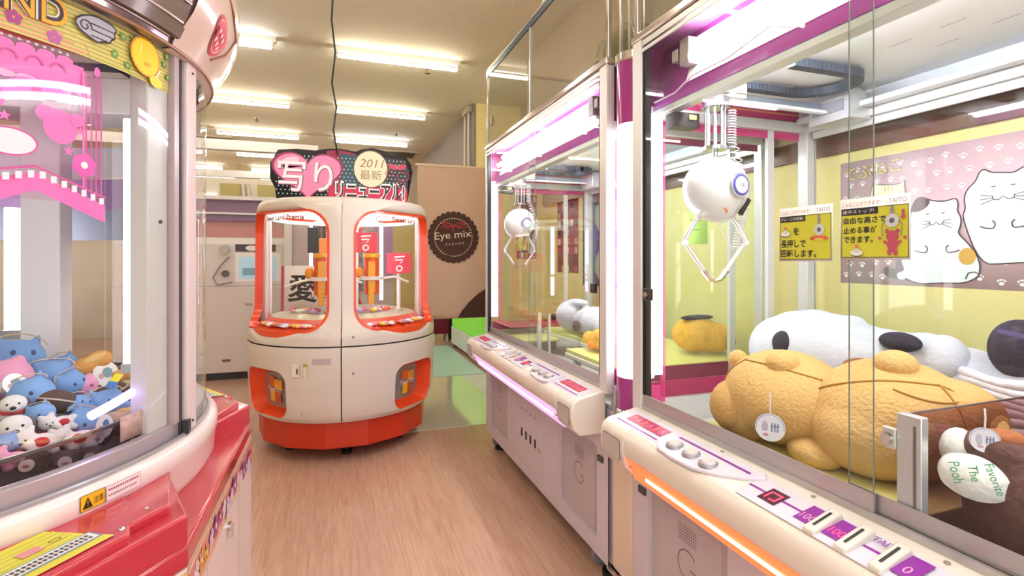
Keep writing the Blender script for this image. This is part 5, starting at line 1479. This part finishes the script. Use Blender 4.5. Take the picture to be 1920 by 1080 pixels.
# ================================================================ SOFT TOYS
def fur(h, b=.35, sc=90, var=.12): return C(h, .85, bump=b, bscale=sc, sheen=.4, var=var)
def oriented(p, u=(0, 0, 1)): return Matrix.Translation(p)
F_BLUE, F_BROWN, F_PINK, F_WHITE = fur('#7fa8dc'), fur('#5c463c'), fur('#eaa4c4'), fur('#f2f0ee', .5, 60, .05)
F_ORG, F_CREAM, F_BEIGE, F_DARK = fur('#e8a860'), fur('#ecdca0'), fur('#cfae98'), fur('#6a5a54')
def proto(kind):
    """unit toys, about 1 unit in radius, later scaled"""
    t = thing('plush_toy', 'x', 'plush toy')
    if kind == 'bluecat':
        m = MB(F_BLUE); m.ell((0, 0, 0), (.95, .85, .8)); 
        for s in (-1, 1): m.cyl((s*.5, 0, .55), (s*.68, 0, 1.02), .26, .05, 10); m.ell((s*.75, -.35, -.35), (.3, .25, .25))
        m.build('body', None, t, remesh=.09, smooth=180)
        m = MB(C('#3c4c78', .5)); m.ell((-.3, -.78, .1), (.09, .06, .11), nu=8, nv=6); m.ell((.3, -.78, .1), (.09, .06, .11), nu=8, nv=6); m.build('eyes', None, t)
        m = MB(C('#c8b090', .4)); m.tube([(.9*math.cos(a/10*PI), -.2+.1*math.sin(a), .55+.42*math.sin(a/10*PI)) for a in range(11)], .03, 5); m.build('cord_loop', None, t)
    elif kind == 'pink':
        m = MB(F_PINK); m.ell((0, 0, 0), (.9, .85, .85)); m.ell((-.55, 0, .6), .28); m.ell((.55, 0, .6), .28); m.build('body', None, t, remesh=.09, smooth=180)
        MB(C('#b0607c', .6)).ell((0, -.85, 0), (.16, .08, .12), nu=10, nv=6).build('nose', None, t)
    elif kind == 'cookie':
        MB(F_BROWN).ell((0, 0, 0), (1.05, .95, .62)).build('body', None, t, smooth=180)
        m = MB(C('#c8b8a8', .6)); m.tube([(1.04*math.cos(a), .94*math.sin(a), .0) for a in [i*PI/12 for i in range(24)]], .05, 6, closed=True); m.build('seam', None, t, smooth=180)
    elif kind == 'bread':
        m = MB(F_ORG); m.ell((-.35, 0, 0), (.7, .6, .55)); m.ell((.4, 0, .05), (.7, .6, .55)); m.build('body', None, t, remesh=.09, smooth=180)
        MB(fur('#f0c880')).ell((.1, -.25, .3), (.7, .3, .25)).build('topping', None, t, smooth=180)
    elif kind == 'tagged':
        MB(F_WHITE).ell((0, 0, 0), (.8, .7, .6)).build('body', None, t, smooth=180)
        m = MB(C('#eeeeea', .4)); M = Matrix.Rotation(R(65), 4, 'X') @ Matrix.Rotation(.4, 4, 'Y'); m.cyl((0, 0, .9), (0, 0, .94), .95, n=24, M=M); m.use(C('#7c9ca8', .4)); m.cyl((.1, .1, .94), (.1, .1, .95), .4, n=8, M=M); m.use(C('#c8a0a0', .4)); m.cyl((-.35, -.2, .94), (-.35, -.2, .952), .22, n=6, M=M); m.build('hang_tag', None, t)
    elif kind == 'cream':
        MB(F_CREAM).ell((0, 0, 0), (.95, .85, .85)).build('body', None, t, smooth=180)
        m = MB(C('#c8a86c', .6)); m.ell((-.3, -.78, .2), .08, nu=8, nv=6); m.ell((.3, -.78, .2), .08, nu=8, nv=6); m.build('eyes', None, t)
    elif kind == 'beige':
        m = MB(F_BEIGE); m.ell((0, 0, 0), (1, .8, .7)); m.ell((.8, 0, .35), .3); m.build('body', None, t, remesh=.1, smooth=180)
        MB(C('#7c5a4c', .6)).ell((-.2, -.75, .1), (.2, .1, .12), nu=8, nv=6).build('nose', None, t)
    elif kind in ('puppy', 'puppyred'):
        m = MB(F_WHITE); m.ell((0, -.1, .3), (.8, .72, .66)); m.ell((0, -.62, .15), (.4, .35, .28)); m.build('head', None, t, remesh=.08, smooth=180)
        m = MB(F_DARK); m.ell((-.72, .05, .2), (.2, .3, .42)); m.ell((.72, .05, .2), (.2, .3, .42)); m.build('ears', None, t, smooth=180)
        MB(BLACK).ell((0, -.93, .24), (.19, .12, .14), nu=12, nv=8).build('nose', None, t)
        m = MB(BLACK); m.ell((-.32, -.72, .48), .08, nu=8, nv=6); m.ell((.32, -.72, .48), .08, nu=8, nv=6); m.build('eyes', None, t)
        MB(F_DARK if kind == 'puppy' else F_WHITE).ell((0, .25, -.6), (.75, .6, .6)).build('body', None, t, smooth=180)
        m = MB(fur('#6c94d0') if kind == 'puppy' else fur('#c83038')); m.tube([(.68*math.cos(a), .1+.6*math.sin(a), -.2) for a in [i*PI/8 for i in range(16)]], .2, 8, closed=True); m.build('scarf', None, t, smooth=180)
    elif kind in ('whitebear', 'pinkbear'):
        fm = F_WHITE if kind == 'whitebear' else F_PINK
        m = MB(fm); m.ell((-.45, 0, .2), (.6, .55, .55)); m.ell((.4, .1, -.1), (.75, .6, .55)); m.ell((-.85, .1, .65), .2); m.ell((-.2, .2, .75), .2)
        for x, y, z in ((.1, -.55, -.3), (.9, -.5, -.35), (-.1, -.5, .05), (1.05, .1, .2)): m.ell((x, y, z), (.28, .3, .24))
        m.build('body', None, t, remesh=.08, smooth=180)
        m = MB(C('#3a3438', .4)); m.ell((-.65, -.5, .3), .06, nu=8, nv=6); m.ell((-.3, -.52, .32), .06, nu=8, nv=6); m.ell((-.48, -.58, .15), (.09, .06, .06), nu=8, nv=6); m.build('face', None, t)
        MB(fur('#c82c38') if kind == 'whitebear' else fur('#f4d4e0')).ell((.35, -.45, .15), (.34, .2, .26)).build('heart_patch', None, t, smooth=180)
    else:
        m = MB(F_DARK); m.ell((0, 0, 0), (.95, .8, .7)); m.ell((.6, -.3, .4), .35); m.build('body', None, t, remesh=.1, smooth=180)
        m = MB(C('#e8e8ec', .4)); m.cyl((-.1, -.82, .0), (-.1, -.86, .02), .42, n=16); m.use(C('#c05a5c', .4)); m.cyl((-.1, -.86, .0), (-.1, -.87, .02), .2, n=6); m.build('hang_tag', None, t)
    return t
names = {'bluecat': 'pale blue cat-eared round plush toy', 'pink': 'round pink plush toy', 'cookie': 'flat dark brown cookie-shaped plush cushion', 'bread': 'orange bread-shaped plush toy',
 'tagged': 'white plush toy with a round paper tag', 'cream': 'small cream yellow plush ball', 'beige': 'beige plush toy lying on its side', 'puppy': 'brown and white puppy plush, blue scarf',
 'puppyred': 'small puppy plush with a red scarf', 'whitebear': 'fluffy white bear plush with a red patch', 'pinkbear': 'pale pink bear plush at the front of the pile', 'darkbag': 'dark brown plush toy with a round tag'}
TOYS = [
('bluecat',-0.779,1.688,1.051,0.067),
('pink',-0.696,1.477,1.041,0.053),
('bluecat',-0.651,1.554,1.024,0.052),
('bluecat',-0.701,1.745,1.017,0.038),
('bread',-0.638,1.745,1.017,0.051),
('tagged',-0.631,1.759,0.980,0.039),
('bluecat',-0.625,1.410,1.015,0.047),
('bluecat',-0.606,1.531,1.008,0.041),
('pink',-0.580,1.551,0.997,0.032),
('cookie',-0.581,1.412,0.995,0.043),
('bread',-0.572,1.773,0.973,0.040),
('cookie',-0.533,1.569,0.971,0.038),
('cream',-0.566,1.779,0.958,0.028),
('tagged',-0.668,1.416,1.034,0.025),
('bluecat',-0.512,1.481,0.964,0.046),
('bluecat',-0.546,1.421,0.981,0.031),
('bread',-0.465,1.469,0.940,0.031),
('cream',-0.439,1.460,0.923,0.028),
('puppyred',-0.622,1.337,1.006,0.029),
('bluecat',-0.508,1.365,0.955,0.042),
('beige',-0.475,1.409,0.941,0.032),
('puppy',-0.586,1.265,0.976,0.035),
('whitebear',-0.550,1.249,0.955,0.037),
('whitebear',-0.545,1.323,0.969,0.029),
('whitebear',-0.506,1.293,0.939,0.039),
('pinkbear',-0.563,1.190,0.944,0.031),
('bluecat',-0.578,1.339,0.988,0.029),
('darkbag',-0.447,1.395,0.925,0.024),
('darkbag',-0.473,1.328,0.931,0.027),
('darkbag',-0.471,1.598,0.937,0.025),
('bluecat',-0.582,1.226,0.965,0.024),
('darkbag',-0.532,1.205,0.930,0.028),
('darkbag',-0.496,1.234,0.921,0.027),
('darkbag',-0.463,1.274,0.914,0.024),
]
PL = ['at the top back left, the largest', 'at the left edge of the pile', 'in the upper middle of the pile', 'behind the second blue one at the top', 'on the very top at the right', 'under the top orange one', 'at the left centre, near the camera', 'right of the centre top', 'beside the brown cushion, upper right', 'in the middle of the pile, left one', 'at the right end of the top row', 'near the yellow ticket, right one', 'at the right behind the brown cushion', 'at the left edge below the pink one', 'with the yellow ticket', 'small, between the two brown cushions', 'at the far right of the pile', 'at the far right end below the light strip', 'at the left edge over the red strip', 'right over the round tag', 'at the lower right by the round tag', 'at the lower left under the red strip', 'at the lower centre left', 'at the lower centre, small', 'at the lower centre, rightmost', 'at the lower left corner', 'small, behind the white bears', 'at the right beside the bowl edge, upper', 'low beside a white bear', 'behind the lilac strip', 'small, at the left edge above the pink bear', 'low at the front left under the bears', 'low at the front centre, below the bears', 'low at the front right of the bears']
random.seed(21)
PR = {}
for i, (k, x, y, z, r) in enumerate(TOYS):
    if k not in PR: o = PR[k] = proto(k)
    else: o = copy_tree(PR[k])
    o.location = (x, y, z-.012); o.scale = (r*.96,)*3
    face = math.degrees(math.atan2(-y, -x))+90
    o.rotation_euler = (random.uniform(-.4, .2), random.uniform(-.35, .35), R(face+random.uniform(-50, 50)))
    if 'puppy' in k or 'bear' in k or k == 'tagged' or k == 'darkbag': o.rotation_euler = (random.uniform(-.2, .1), random.uniform(-.2, .2), R(face+random.uniform(-15, 15)))
    tag(o, f'{names[k]} {PL[i]}', 'plush toy', 'plush toys piled in the round machine')
t = thing('paper_ticket', 'small yellow and blue paper ticket on the blue plush at the right of the pile', 'ticket', (-.49, 1.47, 1.015))
M = Matrix.Translation((-.485, 1.46, 1.018)) @ Matrix.Rotation(R(-40), 4, 'Z') @ Matrix.Rotation(.9, 4, 'X')
MB(C('#e8dc40', .4)).box(-.014, .014, -.01, .01, -.0008, .0008, M).build('top', None, t); MB(C('#4c84c0', .4)).box(-.016, .016, -.026, -.01, -.0008, .0008, M).build('strip', None, t)
t = thing('paper_tag', 'round white paper tag with small prints hanging at the lower right of the pile', 'tag', (-.47, 1.30, .95))
M = Matrix.Translation((-.458, 1.315, .945)) @ Matrix.Rotation(R(-35), 4, 'Z') @ Matrix.Rotation(R(80), 4, 'X')
MB(C('#eeeef0', .4)).cyl((0, 0, 0), (0, 0, .001), .024, n=24, M=M).build('disc', None, t)
m = MB(C('#5c7cb8', .4)); m.cyl((.004, .006, .001), (.004, .006, .0015), .009, n=8, M=M); m.use(C('#b04a50', .4)); m.cyl((-.008, -.006, .001), (-.008, -.006, .0015), .006, n=6, M=M); m.build('print', None, t)

# ---------------------------------------------------------------- big plush toys in the near crane machine
TAN = fur('#dcb070', .55, 120, .12); TAN2 = fur('#cc9f62', .5, 120, .1)
def big_bear(c, r, rot, lab, parts):
    t = thing('plush_bear', lab, 'plush toy', tuple(c))
    M = Matrix.Translation(c) @ Matrix.Rotation(R(rot), 4, 'Z')
    m = MB(TAN); m.ell((0, 0, 0), r, M, 40, 26)
    for p, q in parts['lumps']: m.ell(p, q, M)
    m.build('body', None, t, remesh=.008, smooth=180)
    for p, q in parts['ears']:
        MB(TAN).ell(p, q, M).build('ear', None, t, smooth=180)
    m = MB(C('#b0803c', .8))
    for pl in parts['seams']:
        pts = []
        for a, b in pl:
            pts.append(M @ Vector((r[0]*1.004*math.cos(R(b))*math.cos(R(a)), r[1]*1.004*math.cos(R(b))*math.sin(R(a)), r[2]*1.004*math.sin(R(b)))))
        m.tube(pts, .0022, 6)
    m.build('seam', None, t, smooth=180)
    return t, M
def arcs(a0, a1, b0, b1, n=14, bow=0): return [(a0+(a1-a0)*i/n, b0+(b1-b0)*i/n+bow*math.sin(PI*i/n)) for i in range(n+1)]
t, M = big_bear((1.195, 1.115, .915), (.155, .165, .128), 0, 'tan bear plush lying face down against the glass, left of the two', {
 'lumps': [((.03, -.13, -.03), (.10, .09, .08)), ((-.06, .07, -.05), (.10, .10, .085))],
 'ears': [((-.02, .155, .075), (.028, .03, .03)), ((-.055, -.045, .105), (.045, .04, .034))],
 'seams': [arcs(150, 265, 50, 35, bow=8), arcs(262, 250, 38, -40), arcs(120, 150, -10, 52), arcs(265, 290, 35, -20, bow=6)]})
m = MB(TAN2); m.ell((-.085, .075, -.04), (.085, .085, .08), M); m.build('muzzle', None, t, smooth=180)
MB(TAN).ell((-.06, -.145, -.10), (.05, .07, .035), M).build('paw', None, t, smooth=180)
t, M = big_bear((1.285, .885, .915), (.17, .175, .14), 0, 'tan bear plush sitting with its back to the camera, right of the two', {
 'lumps': [((-.06, -.0, -.03), (.13, .14, .105)), ((.05, -.10, .02), (.10, .10, .09))],
 'ears': [((-.13, .125, .005), (.032, .03, .033)), ((-.03, -.03, .135), (.045, .045, .034))],
 'seams': [arcs(130, 262, 15, 48, bow=16), arcs(215, 290, 42, 38, bow=-8), arcs(262, 262, 48, 12), arcs(150, 200, -10, -45), arcs(262, 300, 48, 0, bow=8)]})
def round_tag(p, r, lab, dirv=(-.75, -.65, .1)):
    t = thing('round_tag', lab, 'tag', p)
    d = Vector(dirv).normalized(); x = Vector((-d.y, d.x, 0)).normalized()*-1; y = Vector((0, 0, 1)); P_ = Vector(p)
    MB(C('#dcd8e4', .35)).cyl(P_, P_+d*.0012, r, n=36).build('disc', None, t)
    x = d.cross(Vector((0, 0, 1))).normalized()*-1
    g = G(lambda u, v, w: P_+d*(.0012+w)+x*u+y*v)
    g.ring(0, 0, r*.92, r*.92, r*.04, C('#8c90b8', .4)); g.ell(-r*.35, .0, r*.2, r*.45, C('#b8b0c8', .4)); [g.stroke([(r*(.1+.2*i), -r*.3), (r*(.12+.2*i), r*.35)], r*.07, C('#5a6a9c', .4)) for i in range(3)]; g.stroke([(r*.05, r*.1), (r*.6, r*.12)], r*.06, C('#5a6a9c', .4)); g.ell(-r*.3, -r*.55, r*.2, r*.1, C('#c48c9c', .4)); g.build('print', t)
    MB(C('#f0e8f0', .3)).tube([P_+y*r, P_+y*r*1.8+d*.004, P_+y*r*2.6], .0016, 5).build('loop', None, t)
round_tag((1.045, 1.02, .873), .0345, 'round white paper tag hanging from the left tan bear near the glass')
# big white dogs at the back
WF = fur('#cdd0dc', .4, 70, .03); BF = fur('#2a2430', .4, 80, .1)
t = thing('plush_dog', 'large white dog plush with black ear patches lying behind the two tan bears', 'plush toy', (1.60, 1.22, .79))
m = MB(WF)
A, B_ = Vector((1.52, 1.42, .98)), Vector((1.62, 1.02, .99))
for i in range(9):
    p = A.lerp(B_, i/8); rr2 = (.085+.05*math.sin(PI*min(1, (i+2)/9)))
    m.ell(tuple(p+Vector((0, 0, .012*math.sin(i)))), (rr2, rr2, rr2*1.0), nu=24, nv=16)
m.ell((1.56, 1.20, 1.10), (.035, .045, .02)); m.ell((1.50, 1.30, .90), (.10, .12, .09)); m.ell((1.60, .96, 1.02), (.06, .06, .07)); m.ell((1.62, 1.1, .88), (.11, .2, .10))
m.build('body', None, t, remesh=.009, smooth=180)
MB(BF).ell((1.432, 1.340, 1.012), (.032, .042, .046), nu=24, nv=16).build('ear_patch', None, t, smooth=180)
MB(BF).ell((1.53, 1.03, 1.062), (.03, .058, .028), Matrix.Identity(4), 24, 16).build('ear_patch', None, t, smooth=180)
MB(fur('#8a5a3c')).ell((1.485, 1.105, .975), (.04, .06, .03)).build('nose', None, t, smooth=180)
m = MB(BLACK)
for i in range(4): m.tube([(1.475, 1.335-i*.012, 1.068), (1.48, 1.330-i*.012, 1.078)], .0015, 5)
m.build('stitches', None, t)
t = thing('plush_dog', 'large white dog plush with one black ear standing at the back right corner', 'plush toy', (1.62, .86, .79))
m = MB(WF); m.ell((1.66, .94, .93), (.10, .12, .125), nu=28, nv=18); m.ell((1.65, .78, .93), (.10, .12, .14), nu=24, nv=16); m.build('body', None, t, remesh=.009, smooth=180)
m = MB(fur('#e6e2ee', .4, 60, .03))
for i in range(9): m.tube([(1.555-.02*math.sin(a/6*PI), .89-.19*a/6, .85+.019*i+.006*math.sin(a+i)) for a in range(7)], .012, 8)
m.build('ribbed_scarf', None, t, smooth=180)
MB(BF).ell((1.60, .79, 1.075), (.055, .065, .075), nu=24, nv=16).build('ear', None, t, smooth=180)
# toys in the prize chute
t = thing('plush_bag', 'dark brown furry plush with a cream oval label inside the smoky chute guard', 'plush toy', (1.16, .56, .712))
CB = fur('#5c3a34', .8, 60, .3)
m = MB(CB); m.ell((1.185, .56, .85), (.09, .11, .135), nu=30, nv=20); m.ell((1.15, .60, .95), (.045, .06, .035)); m.build('body', None, t, remesh=.007, smooth=180)
MB(F_WHITE).ell((1.135, .655, .935), (.03, .03, .04), nu=20, nv=12).build('ear', None, t, smooth=180)
MB(fur('#9c5a34')).ell((1.15, .59, .975), (.028, .03, .016), nu=20, nv=12).build('tuft', None, t, smooth=180)
ld = Vector((-.80, -.56, .14)).normalized(); lx = Vector((.573, -.819, 0)); ly = lx.cross(-ld).normalized()
if ly.z < 0: ly = -ly
lp = Vector((1.078, .603, .905))
g = G(lambda u, v, w: lp+ld*(w+.001)+lx*u+ly*v)
ov = smoothp([(-.046, .01), (-.035, .033), (-.01, .040), (.024, .040), (.052, .012), (.052, -.02), (.03, -.034), (0, -.036), (-.025, -.026), (-.043, -.012)], 2)
g.use(F_WHITE)
n = len(ov); g.add([g.fn(u, v, w) for w in (-.035, .001) for u, v in ov], [(i, (i+1) % n, n+(i+1) % n, n+i) for i in range(n)]+[tuple(range(n)), tuple(range(n, 2*n))]); g.w = .0015
GI = C('#4c9c74', .7)
g.text('Favorite', .017, .030, .013, GI, width=.052, rot=-1.25); g.text('The', -.006, .024, .014, GI, width=.028, rot=-1.35); g.text('Pooh', -.032, .024, .016, GI, width=.036, rot=-1.35)
g.build('label_patch', t)
t = thing('plush_toy', 'pink and white plush toy behind the dark brown one in the prize chute', 'plush toy', (1.3, .56, .712))
MB(F_WHITE).ell((1.31, .54, .955), (.06, .07, .05), nu=24, nv=16).build('head', None, t, smooth=180)
m = MB(fur('#e0a8dc')); m.ell((1.31, .535, .90), (.07, .09, .035)); m.ell((1.31, .53, .85), (.06, .07, .05)); m.build('frill', None, t, remesh=.007, smooth=180)
tag(MB(C('#b02440', .7, bump=.3, bscale=20)).ell((1.22, .43, .83), (.08, .085, .12), nu=24, nv=14).build('red_cushion', smooth=180), 'deep red cushion at the right of the prize chute', 'cushion')
round_tag((1.11, .60, .973), .022, 'small round tag with a yellow print on top of the brown plush')

# ---------------------------------------------------------------- toys in the far crane machine
t = thing('plush_dog', 'white dog plush lying on the yellow platform of the far crane machine', 'plush toy', (1.36, 2.66, .86))
m = MB(WF); m.ell((1.40, 2.58, .945), (.11, .20, .085)); m.ell((1.37, 2.84, .955), (.10, .11, .095)); m.ell((1.38, 2.78, 1.04), (.05, .11, .02)); m.ell((1.40, 2.42, .93), (.09, .09, .07)); m.build('body', None, t, remesh=.01, smooth=180)
MB(fur('#5c4438')).ell((1.28, 2.60, .925), (.02, .035, .03)).build('nose', None, t, smooth=180)
MB(BF).ell((1.285, 2.93, .94), (.02, .03, .02)).build('ear', None, t, smooth=180)
YF = fur('#f0b848', .6, 70, .2)
for (x, y, z), lb in (((1.22, 2.20, .91), 'yellow plush toy beside the dog nose on the far platform'), ((1.24, 2.02, .915), 'yellow plush toy at the near edge of the far platform')):
    t = thing('plush_toy', lb, 'plush toy', (x, y, .86), 'yellow plush toys on the far platform')
    m = MB(YF); m.ell((x, y, z), (.06, .075, .055)); m.ell((x-.03, y+.07, z+.0), (.035, .04, .035)); m.ell((x-.03, y-.05, z+.03), (.035, .035, .03)); m.build('body', None, t, remesh=.007, smooth=180)
    MB(fur('#e88c2c')).ell((x-.055, y, z-.02), (.02, .03, .02)).build('muzzle', None, t, smooth=180)
t = thing('plush_toy', 'shaggy orange plush with blue eyes seen through the end pane of the near machine', 'plush toy', (1.62, 2.05, .86))
m = MB(fur('#eeb040', .9, 40, .35)); m.ell((1.62, 2.02, .945), (.12, .09, .085)); m.ell((1.70, 1.98, .93), (.08, .08, .07)); m.build('body', None, t, remesh=.008, smooth=180)
m = MB(C('#5c8ce0', .3)); m.ell((1.66, 1.935, .95), .012); m.ell((1.67, 1.93, .92), .012); m.build('eyes', None, t)
MB(BF).ell((1.61, 2.0, 1.025), (.09, .03, .012)).build('stripe', None, t, smooth=180); MB(fur('#5c4a50')).ell((1.755, 1.96, .91), (.03, .04, .04)).build('ear', None, t, smooth=180)
# prize bag in the upper display box
t = thing('plush_bag', 'olive plush in a clear bag inside the display box above the lit column', 'plush toy', (1.2, 1.93, 2.09))
MB(fur('#a09a4c', .6, 40, .3)).ell((1.16, 1.90, 2.17), (.08, .12, .085)).ell((1.22, 1.85, 2.20), (.07, .06, .08)).build('body', None, t, remesh=.01, smooth=180)
MB(BF).ell((1.085, 1.985, 2.13), (.02, .025, .025)).build('nose', None, t, smooth=180)
MB(glassmat('bag_film', '#f0ece0', .10, .5, rough=.15, haze=.12, hz='#e0d8c4')).ell((1.17, 1.91, 2.18), (.11, .16, .11), nu=12, nv=8).build('bag', None, t, smooth=10)
